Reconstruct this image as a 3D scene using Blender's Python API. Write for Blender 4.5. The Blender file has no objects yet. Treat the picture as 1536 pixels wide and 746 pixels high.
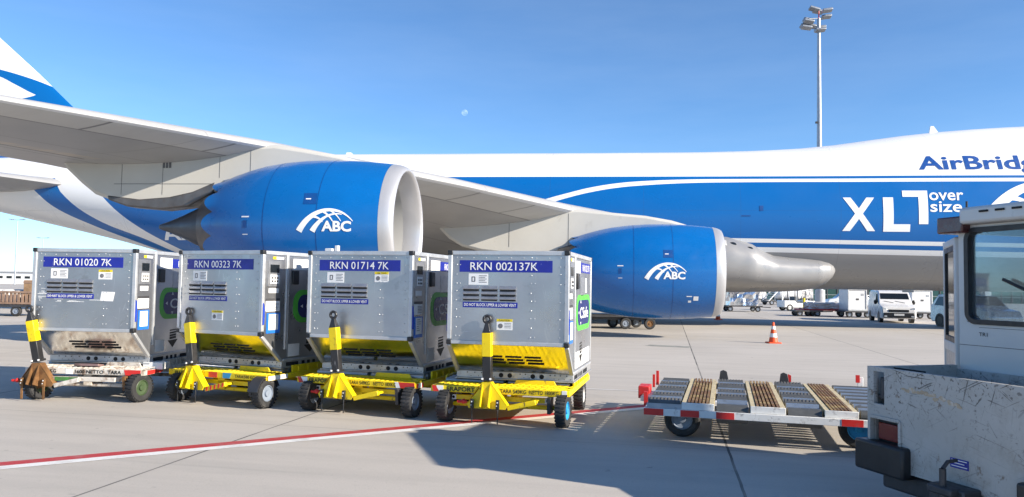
import bpy, bmesh, math, random
from mathutils import Vector, Matrix, Quaternion
R = math.radians
rnd = random.Random(7)
S = bpy.context.scene
COL = S.collection
V = Vector

# ------------------------------------------------------------------ camera, sky, sun, exposure
PITCH, ROLL, EYE, FPX = 0.050, 0.016, 1.685, 1153.0
cd = bpy.data.cameras.new('camera')
cd.sensor_width = 36.0
cd.lens = 36.0 * FPX / 1536.0
cd.clip_start = 0.05
cd.clip_end = 12000
cam = bpy.data.objects.new('camera', cd)
COL.objects.link(cam)
cam.matrix_world = (Matrix.Translation((0, 0, EYE)) @ Matrix.Rotation(math.pi / 2 + PITCH, 4, 'X') @ Matrix.Rotation(ROLL, 4, 'Z'))
S.camera = cam

SUN_EL, SUN_AZ = R(23.5), R(27.0)          # azimuth: degrees behind the camera, from the right
to_sun = V((math.cos(SUN_AZ) * math.cos(SUN_EL), -math.sin(SUN_AZ) * math.cos(SUN_EL), math.sin(SUN_EL)))
W = bpy.data.worlds.new('World')
S.world = W
W.use_nodes = True
wn = W.node_tree
for n in list(wn.nodes):
    wn.nodes.remove(n)
sky = wn.nodes.new('ShaderNodeTexSky')
sky.sky_type = 'NISHITA'
sky.sun_disc = False
sky.sun_elevation = SUN_EL
sky.sun_rotation = math.atan2(to_sun.x, to_sun.y)
sky.altitude = 100
sky.air_density = 0.75
sky.dust_density = 0.2
sky.ozone_density = 4.0
bg = wn.nodes.new('ShaderNodeBackground')
bg.inputs['Strength'].default_value = 0.105
wo = wn.nodes.new('ShaderNodeOutputWorld')
wb = wn.nodes.new('ShaderNodeMix')                       # white balance of the camera
wb.data_type = 'RGBA'; wb.blend_type = 'MULTIPLY'
wb.inputs[0].default_value = 1.0
wb.inputs[7].default_value = (0.87, 1.045, 1.12, 1.0)
wn.links.new(sky.outputs[0], wb.inputs[6])
tcw = wn.nodes.new('ShaderNodeTexCoord')                # thin uneven haze high up
mpw = wn.nodes.new('ShaderNodeMapping')
mpw.inputs['Scale'].default_value = (1.2, 1.2, 6.0)
mpw.inputs['Rotation'].default_value = (0.25, 0.1, 0.4)
wn.links.new(tcw.outputs['Generated'], mpw.inputs[0])
nzw = wn.nodes.new('ShaderNodeTexNoise')
nzw.inputs['Scale'].default_value = 2.2
nzw.inputs['Detail'].default_value = 6
nzw.inputs['Roughness'].default_value = 0.6
wn.links.new(mpw.outputs[0], nzw.inputs['Vector'])
mrw = wn.nodes.new('ShaderNodeMapRange')
mrw.inputs[1].default_value = 0.42; mrw.inputs[2].default_value = 0.78; mrw.inputs[3].default_value = 0.0; mrw.inputs[4].default_value = 0.05
wn.links.new(nzw.outputs['Fac'], mrw.inputs[0])
hz = wn.nodes.new('ShaderNodeMix')
hz.data_type = 'RGBA'
hz.inputs[7].default_value = (6.0, 6.6, 7.2, 1.0)
wn.links.new(mrw.outputs[0], hz.inputs[0])
wn.links.new(wb.outputs[2], hz.inputs[6])
wn.links.new(hz.outputs[2], bg.inputs[0])
wn.links.new(bg.outputs[0], wo.inputs[0])

sl = bpy.data.lights.new('sun', 'SUN')
sl.energy = 5.0
sl.angle = R(0.5)
sl.color = (1.0, 0.90, 0.76)
sun = bpy.data.objects.new('sun', sl)
COL.objects.link(sun)
sun.rotation_euler = (-to_sun).to_track_quat('-Z', 'Y').to_euler()
sun.location = to_sun * 50

S.view_settings.view_transform = 'Standard'
S.view_settings.look = 'None'
S.view_settings.gamma = 1.0
S.view_settings.exposure = 0.88
S.view_settings.use_curve_mapping = False
S.render.engine = 'CYCLES'
S.cycles.use_denoising = True
S.cycles.max_bounces = 8
S.cycles.transparent_max_bounces = 12
S.cycles.sample_clamp_indirect = 6.0
S.cycles.caustics_reflective = False
S.cycles.caustics_refractive = False

# ------------------------------------------------------------------ pixel rays (photo pixels, 1536 wide), for measuring places
def ray(u, v):
    du, dv = u - 768.0, v - 373.0
    c, s = math.cos(ROLL), math.sin(ROLL)
    a, b = du * c + dv * s, -du * s + dv * c
    d = V((a / FPX, 1.0, -b / FPX))
    cp, sp = math.cos(PITCH), math.sin(PITCH)
    return V((d.x, d.y * cp - d.z * sp, d.y * sp + d.z * cp))
def at(u, v, depth):
    r = ray(u, v)
    k = depth / r.y
    return V((r.x * k, depth, EYE + r.z * k))
def ground_at(u, v, z=0.0):
    r = ray(u, v)
    k = (z - EYE) / r.z
    return V((r.x * k, r.y * k, z))

# ------------------------------------------------------------------ materials
def new_mat(name):
    m = bpy.data.materials.new(name)
    m.use_nodes = True
    nt = m.node_tree
    b = nt.nodes['Principled BSDF']
    return m, nt, b
def L(nt, a, b):
    nt.links.new(a, b)
def math_n(nt, op, a, b=None, c=None, clamp=False):
    n = nt.nodes.new('ShaderNodeMath')
    n.operation = op
    n.use_clamp = clamp
    for i, x in enumerate((a, b, c)):
        if x is None:
            continue
        if isinstance(x, (int, float)):
            n.inputs[i].default_value = x
        else:
            L(nt, x, n.inputs[i])
    return n.outputs[0]
def mixc(nt, fac, a, b, blend='MIX'):
    n = nt.nodes.new('ShaderNodeMix')
    n.data_type = 'RGBA'
    n.blend_type = blend
    n.clamp_factor = True
    for i, x in ((0, fac), (6, a), (7, b)):
        if isinstance(x, (int, float)):
            n.inputs[i].default_value = x
        elif isinstance(x, (tuple, list)):
            n.inputs[i].default_value = (x[0], x[1], x[2], 1.0)
        else:
            L(nt, x, n.inputs[i])
    return n.outputs[2]
def coords(nt, scale=(1, 1, 1), rand=True):
    tc = nt.nodes.new('ShaderNodeTexCoord')
    out = tc.outputs['Object']
    mp = nt.nodes.new('ShaderNodeMapping')
    mp.inputs['Scale'].default_value = scale
    L(nt, out, mp.inputs[0])
    if rand:
        oi = nt.nodes.new('ShaderNodeObjectInfo')
        cx = nt.nodes.new('ShaderNodeCombineXYZ')
        r = math_n(nt, 'MULTIPLY', oi.outputs['Random'], 37.0)
        L(nt, r, cx.inputs[0]); L(nt, r, cx.inputs[1]); L(nt, r, cx.inputs[2])
        L(nt, cx.outputs[0], mp.inputs['Location'])
    return mp.outputs[0]
def noise(nt, vec, scale, detail=4, rough=0.55, dist=0.0):
    n = nt.nodes.new('ShaderNodeTexNoise')
    n.inputs['Scale'].default_value = scale
    n.inputs['Detail'].default_value = detail
    n.inputs['Roughness'].default_value = rough
    n.inputs['Distortion'].default_value = dist
    L(nt, vec, n.inputs['Vector'])
    return n.outputs['Fac']
def ramp(nt, fac, lo, hi, a=0.0, b=1.0):
    n = nt.nodes.new('ShaderNodeMapRange')
    n.inputs[1].default_value = lo
    n.inputs[2].default_value = hi
    n.inputs[3].default_value = a
    n.inputs[4].default_value = b
    n.clamp = True
    L(nt, fac, n.inputs[0])
    return n.outputs[0]
def pm(name, col, rough=0.5, metal=0.0, var=0.12, vs=3.0, dirt=0.0, dcol=(0.08, 0.06, 0.045), ds=4.0, stretch=(1, 1, 1),
       scr=0.0, scol=(0.5, 0.5, 0.5), ss=14.0, bump=0.0, bs=60.0, coat=0.0, rvar=0.12, spec=None):
    """Painted or bare material: base colour, broad variation, blotches of dirt, fine scratches, a little bump."""
    m, nt, b = new_mat(name)
    vec = coords(nt, stretch)
    n1 = noise(nt, vec, vs, 5)
    k = ramp(nt, n1, 0.3, 0.7, 1.0 - var, 1.0 + var)
    c = mixc(nt, 1.0, col, k, 'MULTIPLY')
    if dirt > 0:
        n2 = noise(nt, vec, ds, 7, 0.65, 0.4)
        f = ramp(nt, n2, 0.64 - 0.25 * dirt, 0.72 - 0.1 * dirt, 0, min(1.0, 0.45 + dirt * 0.6))
        c = mixc(nt, f, c, dcol)
    if scr > 0:
        v2 = coords(nt, (1.0, 1.0, 0.22))
        n3 = noise(nt, v2, ss, 6, 0.7, 1.2)
        f = ramp(nt, n3, 0.66 - 0.14 * scr, 0.69 - 0.1 * scr, 0, 0.9)
        c = mixc(nt, f, c, scol)
    L(nt, c, b.inputs['Base Color'])
    L(nt, ramp(nt, noise(nt, vec, vs * 2.3, 4), 0.3, 0.7, max(0.03, rough - rvar), min(1, rough + rvar)), b.inputs['Roughness'])
    b.inputs['Metallic'].default_value = metal
    if coat:
        b.inputs['Coat Weight'].default_value = coat
        b.inputs['Coat Roughness'].default_value = 0.08
    if spec is not None:
        b.inputs['Specular IOR Level'].default_value = spec
    if bump:
        bn = nt.nodes.new('ShaderNodeBump')
        bn.inputs['Strength'].default_value = bump
        bn.inputs['Distance'].default_value = 0.01
        L(nt, noise(nt, vec, bs, 4), bn.inputs['Height'])
        L(nt, bn.outputs[0], b.inputs['Normal'])
    return m

M = {}
M['alu'] = pm('aluminium_panel', (0.45, 0.455, 0.465), 0.36, 0.85, 0.16, 1.1, dirt=0.15, dcol=(0.28, 0.275, 0.27), ds=2.0, scr=0.28, scol=(0.55, 0.55, 0.55), ss=9, bump=0.10, bs=3.2)
M['alu_slope'] = pm('aluminium_slope', (0.80, 0.79, 0.76), 0.17, 1.0, 0.08, 2.0, dirt=0.12, dcol=(0.42, 0.36, 0.28), ds=3, bump=0.03, bs=4, rvar=0.07)
M['alu_rail'] = pm('aluminium_rail', (0.56, 0.57, 0.58), 0.45, 0.55, 0.10, 5, dirt=0.12, dcol=(0.45, 0.44, 0.42), ds=9)
M['alu_base'] = pm('aluminium_base', (0.50, 0.50, 0.50), 0.42, 0.6, 0.14, 6, dirt=0.25, dcol=(0.30, 0.28, 0.25), ds=10)
M['black_plastic'] = pm('black_plastic', (0.018, 0.018, 0.02), 0.45, 0, 0.2, 6)
M['dark_gap'] = pm('dark_opening', (0.01, 0.01, 0.011), 0.8, 0, 0.1, 6)
M['louvre'] = pm('louvre', (0.40, 0.41, 0.43), 0.4, 0.7, 0.1, 8)
M['sign_blue'] = pm('sign_blue', (0.012, 0.022, 0.28), 0.4, 0, 0.10, 7, scr=0.1, scol=(0.3, 0.32, 0.5), ss=20)
M['sign_white'] = pm('sign_white', (0.80, 0.80, 0.79), 0.5, 0, 0.03, 8)
M['print_grey'] = pm('print_grey', (0.16, 0.16, 0.17), 0.6, 0, 0.2, 30)
M['sticker_yellow'] = pm('sticker_yellow', (0.80, 0.62, 0.02), 0.5, 0, 0.05, 8)
M['pouch_blue'] = pm('pouch_blue', (0.02, 0.16, 0.62), 0.4, 0, 0.10, 8)
M['navy'] = pm('emblem_navy', (0.012, 0.020, 0.13), 0.4, 0, 0.08, 8)
M['green'] = pm('emblem_green', (0.10, 0.52, 0.06), 0.45, 0, 0.08, 8)
M['strap_blue'] = pm('strap_blue', (0.01, 0.05, 0.42), 0.7, 0, 0.15, 12)
M['yellow'] = pm('safety_yellow', (0.86, 0.63, 0.005), 0.42, 0, 0.08, 5, dirt=0.24, dcol=(0.26, 0.165, 0.03), ds=9, scr=0.28, scol=(0.16, 0.11, 0.05), ss=18, bump=0.05, bs=40)
M['yellow_dirty'] = pm('worn_yellow', (0.74, 0.50, 0.01), 0.5, 0, 0.12, 5, dirt=0.32, dcol=(0.13, 0.09, 0.03), ds=11, scr=0.25, scol=(0.12, 0.08, 0.04), ss=20, bump=0.06, bs=40)
M['tow_black'] = pm('tow_black', (0.022, 0.022, 0.024), 0.42, 0, 0.25, 8, scr=0.12, scol=(0.2, 0.2, 0.2))
M['rubber'] = pm('rubber', (0.024, 0.024, 0.025), 0.75, 0, 0.3, 6, dirt=0.3, dcol=(0.09, 0.085, 0.08), ds=8, bump=0.15, bs=50)
M['rim_blue'] = pm('rim_blue', (0.03, 0.33, 0.62), 0.45, 0, 0.12, 8, dirt=0.2)
M['rim_white'] = pm('rim_white', (0.62, 0.62, 0.60), 0.5, 0, 0.1, 8, dirt=0.2)
M['rim_green'] = pm('rim_green', (0.05, 0.08, 0.035), 0.5, 0, 0.2, 8, dirt=0.5)
M['rim_grey'] = pm('rim_grey', (0.22, 0.26, 0.32), 0.5, 0, 0.15, 8, dirt=0.3)
M['text_black'] = pm('stencil_black', (0.02, 0.018, 0.012), 0.6, 0, 0.1, 8)
M['text_white'] = pm('letter_white', (0.84, 0.84, 0.84), 0.45, 0, 0.02, 3)
M['text_navy'] = pm('letter_blue', (0.012, 0.075, 0.30), 0.4, 0, 0.02, 3)
M['red'] = pm('marking_red', (0.62, 0.025, 0.02), 0.45, 0, 0.10, 8, dirt=0.2, dcol=(0.25, 0.12, 0.1), ds=12)
M['white_paint'] = pm('chipped_white', (0.74, 0.74, 0.72), 0.5, 0, 0.06, 6, dirt=0.30, dcol=(0.22, 0.20, 0.18), ds=14, bump=0.08, bs=30)
M['rusty_white'] = pm('rusty_white', (0.62, 0.58, 0.52), 0.6, 0, 0.12, 6, dirt=0.62, dcol=(0.17, 0.085, 0.04), ds=11, scr=0.35, scol=(0.10, 0.08, 0.07), ss=16, bump=0.1, bs=40)
M['rust'] = pm('rust', (0.20, 0.098, 0.034), 0.75, 0.1, 0.35, 7, dirt=0.5, dcol=(0.10, 0.04, 0.015), ds=10, bump=0.2, bs=60)
M['steel'] = pm('grey_steel', (0.42, 0.43, 0.44), 0.42, 0.7, 0.15, 7, dirt=0.2)
M['dark_steel'] = pm('dark_steel', (0.06, 0.06, 0.065), 0.5, 0.4, 0.2, 7)
M['glass_dark'] = pm('dark_glass', (0.012, 0.016, 0.02), 0.06, 0, 0.1, 3, rvar=0.02)

def glass_mat(name, tint, gloss=0.09):
    m, nt, b = new_mat(name)
    nt.nodes.remove(b)
    out = [n for n in nt.nodes if n.type == 'OUTPUT_MATERIAL'][0]
    t = nt.nodes.new('ShaderNodeBsdfTransparent'); t.inputs[0].default_value = (*tint, 1)
    g = nt.nodes.new('ShaderNodeBsdfGlossy'); g.inputs['Roughness'].default_value = 0.03
    fr = nt.nodes.new('ShaderNodeFresnel'); fr.inputs[0].default_value = 1.5
    dd = nt.nodes.new('ShaderNodeBsdfDiffuse'); dd.inputs[0].default_value = (0.5, 0.52, 0.55, 1)
    mx = nt.nodes.new('ShaderNodeMixShader'); L(nt, fr.outputs[0], mx.inputs[0]); L(nt, t.outputs[0], mx.inputs[1]); L(nt, g.outputs[0], mx.inputs[2])
    m2 = nt.nodes.new('ShaderNodeMixShader'); m2.inputs[0].default_value = gloss
    L(nt, mx.outputs[0], m2.inputs[1]); L(nt, dd.outputs[0], m2.inputs[2])
    L(nt, m2.outputs[0], out.inputs[0])
    return m
M['cab_glass'] = glass_mat('cab_glass', (0.62, 0.72, 0.78), 0.05)

# ------------------------------------------------------------------ mesh builder and tagging
class MB:
    def __init__(s):
        s.v, s.f, s.m, s.uv = [], [], [], None
    def add(s, vs, fs, mi=0):
        o = len(s.v)
        s.v += [V(p) for p in vs]
        s.f += [tuple(i + o for i in f) for f in fs]
        s.m += [mi] * len(fs)
        return s
    def box(s, c, d, mi=0, rot=None):
        x, y, z = d[0] / 2, d[1] / 2, d[2] / 2
        vs = [V((a, b, e)) for a in (-x, x) for b in (-y, y) for e in (-z, z)]
        if rot is not None:
            vs = [rot @ p for p in vs]
        vs = [p + V(c) for p in vs]
        return s.add(vs, [(0, 1, 3, 2), (4, 6, 7, 5), (0, 4, 5, 1), (2, 3, 7, 6), (0, 2, 6, 4), (1, 5, 7, 3)], mi)
    def span(s, a, b, mi=0):
        return s.box([(a[i] + b[i]) / 2 for i in range(3)], [abs(b[i] - a[i]) for i in range(3)], mi)
    def cyl(s, a, b, ra, rb=None, n=16, mi=0, caps=True):
        a, b = V(a), V(b)
        rb = ra if rb is None else rb
        ax = (b - a).normalized()
        t = V((0, 0, 1)) if abs(ax.z) < 0.9 else V((1, 0, 0))
        p = ax.cross(t).normalized(); q = ax.cross(p)
        vs = []
        for c, r in ((a, ra), (b, rb)):
            for i in range(n):
                w = 2 * math.pi * i / n
                vs.append(c + (p * math.cos(w) + q * math.sin(w)) * r)
        fs = [(i, (i + 1) % n, n + (i + 1) % n, n + i) for i in range(n)]
        if caps:
            fs += [tuple(reversed(range(n))), tuple(range(n, 2 * n))]
        return s.add(vs, fs, mi)
    def lathe(s, prof, o, ax, n=32, mi=0, mod=None):
        """prof: (distance along ax, radius); mod(i_ring, angle) -> extra distance along the axis."""
        o, ax = V(o), V(ax).normalized()
        t = V((0, 0, 1)) if abs(ax.z) < 0.9 else V((1, 0, 0))
        p = ax.cross(t).normalized(); q = ax.cross(p)
        vs = []
        for k, (d, r) in enumerate(prof):
            for i in range(n):
                w = 2 * math.pi * i / n
                e = mod(k, w) if mod else 0
                vs.append(o + ax * (d + e) + (p * math.cos(w) + q * math.sin(w)) * max(r, 1e-4))
        fs = []
        for k in range(len(prof) - 1):
            for i in range(n):
                j = (i + 1) % n
                fs.append((k * n + i, k * n + j, (k + 1) * n + j, (k + 1) * n + i))
        return s.add(vs, fs, mi)
    def prism(s, pts, o, ex, ey, ez, t0, t1, mi=0):
        """polygon pts (a,b) in the plane ex,ey from o, thickened along ez from t0 to t1."""
        o, ex, ey, ez = V(o), V(ex), V(ey), V(ez)
        n = len(pts)
        vs = [o + ex * a + ey * b + ez * t for t in (t0, t1) for a, b in pts]
        fs = [tuple(reversed(range(n))), tuple(range(n, 2 * n))] + [(i, (i + 1) % n, n + (i + 1) % n, n + i) for i in range(n)]
        return s.add(vs, fs, mi)
    def tube(s, pts, r, n=8, mi=0):
        for a, b in zip(pts, pts[1:]):
            s.cyl(a, b, r, r, n, mi)
        for p in pts[1:-1]:
            s.ball(p, r, mi, 8, 5)
        return s
    def ball(s, c, r, mi=0, n=16, m=10, sc=(1, 1, 1)):
        vs, fs = [], []
        for j in range(m + 1):
            th = math.pi * j / m
            for i in range(n):
                w = 2 * math.pi * i / n
                vs.append(V(c) + V((math.sin(th) * math.cos(w) * r * sc[0], math.sin(th) * math.sin(w) * r * sc[1], math.cos(th) * r * sc[2])))
        for j in range(m):
            for i in range(n):
                k = (i + 1) % n
                fs.append((j * n + i, (j + 1) * n + i, (j + 1) * n + k, j * n + k))
        return s.add(vs, fs, mi)
    def loft(s, rings, mi=0, caps=True, closed=True):
        n = len(rings[0])
        vs = [p for r in rings for p in r]
        fs = []
        for k in range(len(rings) - 1):
            for i in range(n if closed else n - 1):
                j = (i + 1) % n
                fs.append((k * n + i, k * n + j, (k + 1) * n + j, (k + 1) * n + i))
        if caps:
            fs += [tuple(reversed(range(n))), tuple(range((len(rings) - 1) * n, len(rings) * n))]
        return s.add(vs, fs, mi)
    def build(s, name, mats, parent=None, bevel=0.0, smooth=True, angle=35, loc=None, rot=None, recalc=True):
        me = bpy.data.meshes.new(name)
        me.from_pydata([tuple(p) for p in s.v], [], s.f)
        if not isinstance(mats, (list, tuple)):
            mats = [mats]
        for m in mats:
            me.materials.append(M[m] if isinstance(m, str) else m)
        me.polygons.foreach_set('material_index', s.m)
        if recalc:
            bm = bmesh.new(); bm.from_mesh(me)
            bmesh.ops.recalc_face_normals(bm, faces=bm.faces)
            bm.to_mesh(me); bm.free()
        if smooth:
            me.polygons.foreach_set('use_smooth', [True] * len(me.polygons))
            me.set_sharp_from_angle(angle=R(angle))
        me.update()
        o = bpy.data.objects.new(name, me)
        COL.objects.link(o)
        if parent is not None:
            o.parent = parent
        if loc is not None:
            o.location = loc
        if rot is not None:
            o.rotation_euler = rot
        if bevel:
            b = o.modifiers.new('bevel', 'BEVEL')
            b.width = bevel; b.segments = 2; b.limit_method = 'ANGLE'; b.angle_limit = R(40)
        return o

def tag(o, label=None, cat=None, group=None, kind=None):
    for k, x in (('label', label), ('category', cat), ('group', group), ('kind', kind)):
        if x:
            o[k] = x
    return o
def empty(name, loc=(0, 0, 0), rz=0.0):
    o = bpy.data.objects.new(name, None)
    o.empty_display_size = 0.3
    COL.objects.link(o)
    o.location = loc
    o.rotation_euler = (0, 0, rz)
    return o
def kids(o):
    return [c for c in bpy.data.objects if c.parent == o]
def copy_tree(o, parent=None):
    c = o.copy(); COL.objects.link(c); c.parent = parent
    for k in kids(o):
        copy_tree(k, c)
    return c
def box(name, mat, parent, c, d, bevel=0.0, rot=None):
    return MB().box(c, d, 0, rot).build(name, mat, parent, bevel)

def text_polys(body, bold=0.0, shear=0.0):
    cu = bpy.data.curves.new('lettering', 'FONT')
    cu.body = body
    cu.size = 1.0
    cu.offset = bold
    cu.shear = shear
    cu.resolution_u = 3
    to = bpy.data.objects.new('lettering', cu)
    COL.objects.link(to)
    bpy.context.view_layer.update()
    dg = bpy.context.evaluated_depsgraph_get()
    me = bpy.data.meshes.new_from_object(to.evaluated_get(dg))
    vs = [v.co.copy() for v in me.vertices]
    fs = [tuple(p.vertices) for p in me.polygons]
    bpy.data.objects.remove(to); bpy.data.curves.remove(cu); bpy.data.meshes.remove(me)
    return vs, fs
def text_fit(body, w, h, bold=0.0, shear=0.0):
    """Letter outlines scaled to w by h, as (verts (a, b), faces)."""
    vs, fs = text_polys(body, bold, shear)
    x0, x1 = min(v.x for v in vs), max(v.x for v in vs)
    y0, y1 = min(v.y for v in vs), max(v.y for v in vs)
    h = h or w * (y1 - y0) / (x1 - x0)
    w = w or h * (x1 - x0) / (y1 - y0)
    return [((v.x - x0) / (x1 - x0) * w, (v.y - y0) / (y1 - y0) * h) for v in vs], fs
def text(body, parent, mat, o, ex, ey, w, h, bold=0.01, off=0.003, name='lettering'):
    """Flat lettering with its lower left corner at o, running along ex with ey up, a hair proud of its panel."""
    vs, fs = text_fit(body, w, h, bold)
    o, ex, ey = V(o), V(ex).normalized(), V(ey).normalized()
    n = ex.cross(ey)
    return MB().add([o + ex * a + ey * b + n * off for a, b in vs], fs).build(name, mat, parent, smooth=False, recalc=False)

# ------------------------------------------------------------------ the apron
def build_ground():
    m, nt, b = new_mat('concrete')
    tc = nt.nodes.new('ShaderNodeTexCoord')
    mp = nt.nodes.new('ShaderNodeMapping')
    mp.inputs['Rotation'].default_value = (0, 0, R(11.6))
    L(nt, tc.outputs['Object'], mp.inputs[0])
    vec = mp.outputs[0]
    col = mixc(nt, ramp(nt, noise(nt, vec, 0.25, 5), 0.35, 0.65), (0.49, 0.448, 0.392), (0.55, 0.505, 0.447))
    mp2 = nt.nodes.new('ShaderNodeMapping'); mp2.inputs['Scale'].default_value = (0.25, 2.2, 1)
    L(nt, vec, mp2.inputs[0])
    col = mixc(nt, ramp(nt, noise(nt, mp2.outputs[0], 1.3, 6, 0.6), 0.42, 0.75, 0, 0.30), col, (0.27, 0.25, 0.23))
    col = mixc(nt, ramp(nt, noise(nt, vec, 1.1, 8, 0.65, 0.6), 0.60, 0.78, 0, 0.30), col, (0.23, 0.22, 0.21))
    # oil drips and rubber specks
    col = mixc(nt, ramp(nt, noise(nt, vec, 4.2, 4, 0.55), 0.69, 0.75, 0, 0.55), col, (0.16, 0.15, 0.14))
    col = mixc(nt, ramp(nt, noise(nt, vec, 60.0, 3, 0.6), 0.3, 0.7, 0, 0.26), col, (0.30, 0.28, 0.255))
    col = mixc(nt, ramp(nt, noise(nt, vec, 15.0, 6, 0.7), 0.56, 0.72, 0, 0.22), col, (0.24, 0.225, 0.20))
    mp3 = nt.nodes.new('ShaderNodeMapping'); mp3.inputs['Rotation'].default_value = (0, 0, R(62)); mp3.inputs['Scale'].default_value = (0.10, 3.4, 1)
    L(nt, vec, mp3.inputs[0])
    col = mixc(nt, ramp(nt, noise(nt, mp3.outputs[0], 1.0, 4, 0.55, 0.2), 0.62, 0.72, 0, 0.16), col, (0.14, 0.135, 0.13))
    # slab joints, every slab its own shade
    sp = nt.nodes.new('ShaderNodeSeparateXYZ'); L(nt, vec, sp.inputs[0])
    gx = math_n(nt, 'DIVIDE', math_n(nt, 'SUBTRACT', sp.outputs[0], 0.62), 5.15)
    gy = math_n(nt, 'DIVIDE', math_n(nt, 'SUBTRACT', sp.outputs[1], 1.0), 7.5)
    wn2 = nt.nodes.new('ShaderNodeTexWhiteNoise'); wn2.noise_dimensions = '2D'
    cb = nt.nodes.new('ShaderNodeCombineXYZ')
    L(nt, math_n(nt, 'FLOOR', gx), cb.inputs[0]); L(nt, math_n(nt, 'FLOOR', gy), cb.inputs[1])
    L(nt, cb.outputs[0], wn2.inputs['Vector'])
    col = mixc(nt, 1.0, col, ramp(nt, wn2.outputs['Value'], 0, 1, 0.92, 1.05), 'MULTIPLY')
    wob = math_n(nt, 'MULTIPLY', math_n(nt, 'SUBTRACT', noise(nt, vec, 1.5, 4), 0.5), 0.004)
    dx = math_n(nt, 'ABSOLUTE', math_n(nt, 'ADD', math_n(nt, 'SUBTRACT', math_n(nt, 'FRACT', math_n(nt, 'ADD', gx, 0.5)), 0.5), wob))
    dy = math_n(nt, 'ABSOLUTE', math_n(nt, 'ADD', math_n(nt, 'SUBTRACT', math_n(nt, 'FRACT', math_n(nt, 'ADD', gy, 0.5)), 0.5), wob))
    wear = ramp(nt, noise(nt, vec, 0.7, 3), 0.35, 0.65, 0.45, 1.0)
    jx = math_n(nt, 'MULTIPLY', math_n(nt, 'LESS_THAN', dx, 0.0026), wear)
    jy = math_n(nt, 'MULTIPLY', math_n(nt, 'LESS_THAN', dy, 0.0010), math_n(nt, 'MULTIPLY', wear, 0.55))
    col = mixc(nt, math_n(nt, 'MAXIMUM', jx, jy), col, (0.06, 0.058, 0.056))
    L(nt, col, b.inputs['Base Color'])
    b.inputs['Roughness'].default_value = 0.82
    bn = nt.nodes.new('ShaderNodeBump'); bn.inputs['Strength'].default_value = 0.25; bn.inputs['Distance'].default_value = 0.01
    L(nt, noise(nt, vec, 90, 4), bn.inputs['Height']); L(nt, bn.outputs[0], b.inputs['Normal'])
    g = MB()
    g.add([(-3000, -3000, 0), (3000, -3000, 0), (3000, 4000, 0), (-3000, 4000, 0)], [(0, 1, 2, 3)])
    tag(g.build('apron_ground', m, smooth=False), 'pale concrete apron with slab joints and faint oil stains', None, None, 'structure')

    def strip(name, pts, w0, w1, z, mat, label):
        s = MB(); n = len(pts); vs = []
        for i, p in enumerate(pts):
            d = (V(pts[min(i + 1, n - 1)]) - V(pts[max(i - 1, 0)])).normalized()
            q = V((d.y, -d.x))
            for w in (w0, w1):
                vs.append((p[0] + q.x * w, p[1] + q.y * w, z))
        s.add(vs, [(2 * i, 2 * i + 2, 2 * i + 3, 2 * i + 1) for i in range(n - 1)])
        tag(s.build(name, mat, smooth=False), label, None, None, 'structure')
    def worn(name, col, amt):
        m, nt, b = new_mat(name)
        vec = coords(nt, rand=False)
        c = mixc(nt, ramp(nt, noise(nt, vec, 3, 8, 0.7), 0.50, 0.72, 0, amt), col, (0.30, 0.28, 0.26))
        c = mixc(nt, ramp(nt, noise(nt, vec, 40, 4, 0.7), 0.55, 0.7, 0, 0.35), c, (0.30, 0.27, 0.25))
        L(nt, c, b.inputs['Base Color']); b.inputs['Roughness'].default_value = 0.7
        return m
    red, wht = worn('red_ground_paint', (0.45, 0.035, 0.04), 0.5), worn('white_ground_paint', (0.74, 0.73, 0.70), 0.6)
    a, c = V((-4.60, 7.09)), V((1.87, 11.14))
    d = (c - a).normalized()
    pts = [a - d * 14, a, c, c + d * 3.3]
    strip('red_ground_line', pts, -0.085, 0.085, 0.004, red, 'worn red painted line crossing the apron before the dollies')
    strip('white_ground_line', pts, 0.087, 0.235, 0.004, wht, 'worn white painted line hugging the red line')
    strip('pale_ground_line', [(1.2, 13.0), (3.2, 12.6)], -0.03, 0.03, 0.004, wht, 'short thin white line behind the rightmost yellow dolly')
build_ground()
def repair():
    a, b = ground_at(968, 519), ground_at(1033, 522)
    d = (b - a).normalized(); n = V((-d.y, d.x, 0))
    m = pm('concrete_repair', (0.30, 0.30, 0.265), 0.85, 0, 0.25, 2.5, dirt=0.4, dcol=(0.16, 0.16, 0.14), ds=3)
    o = MB().add([a + V((0, 0, 0.004)), b + V((0, 0, 0.004)), b + n * 0.55 + V((0, 0, 0.004)), a + n * 0.55 + V((0, 0, 0.004))], [(0, 1, 2, 3)]).build('ground_repair_patch', m, smooth=False)
    tag(o, 'narrow greenish grey repair strip in the concrete beneath the front engine', None, None, 'structure')
repair()

# ------------------------------------------------------------------ the freighter (local frame: x forward, y port, z up)
PLANE_YAW = R(-7.0)
plane = empty('cargo_airplane', (8.59, 38.21, 0), PLANE_YAW)
tag(plane, 'huge blue and white four-engined cargo jet parked across the apron behind the dollies', 'airplane')

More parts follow.
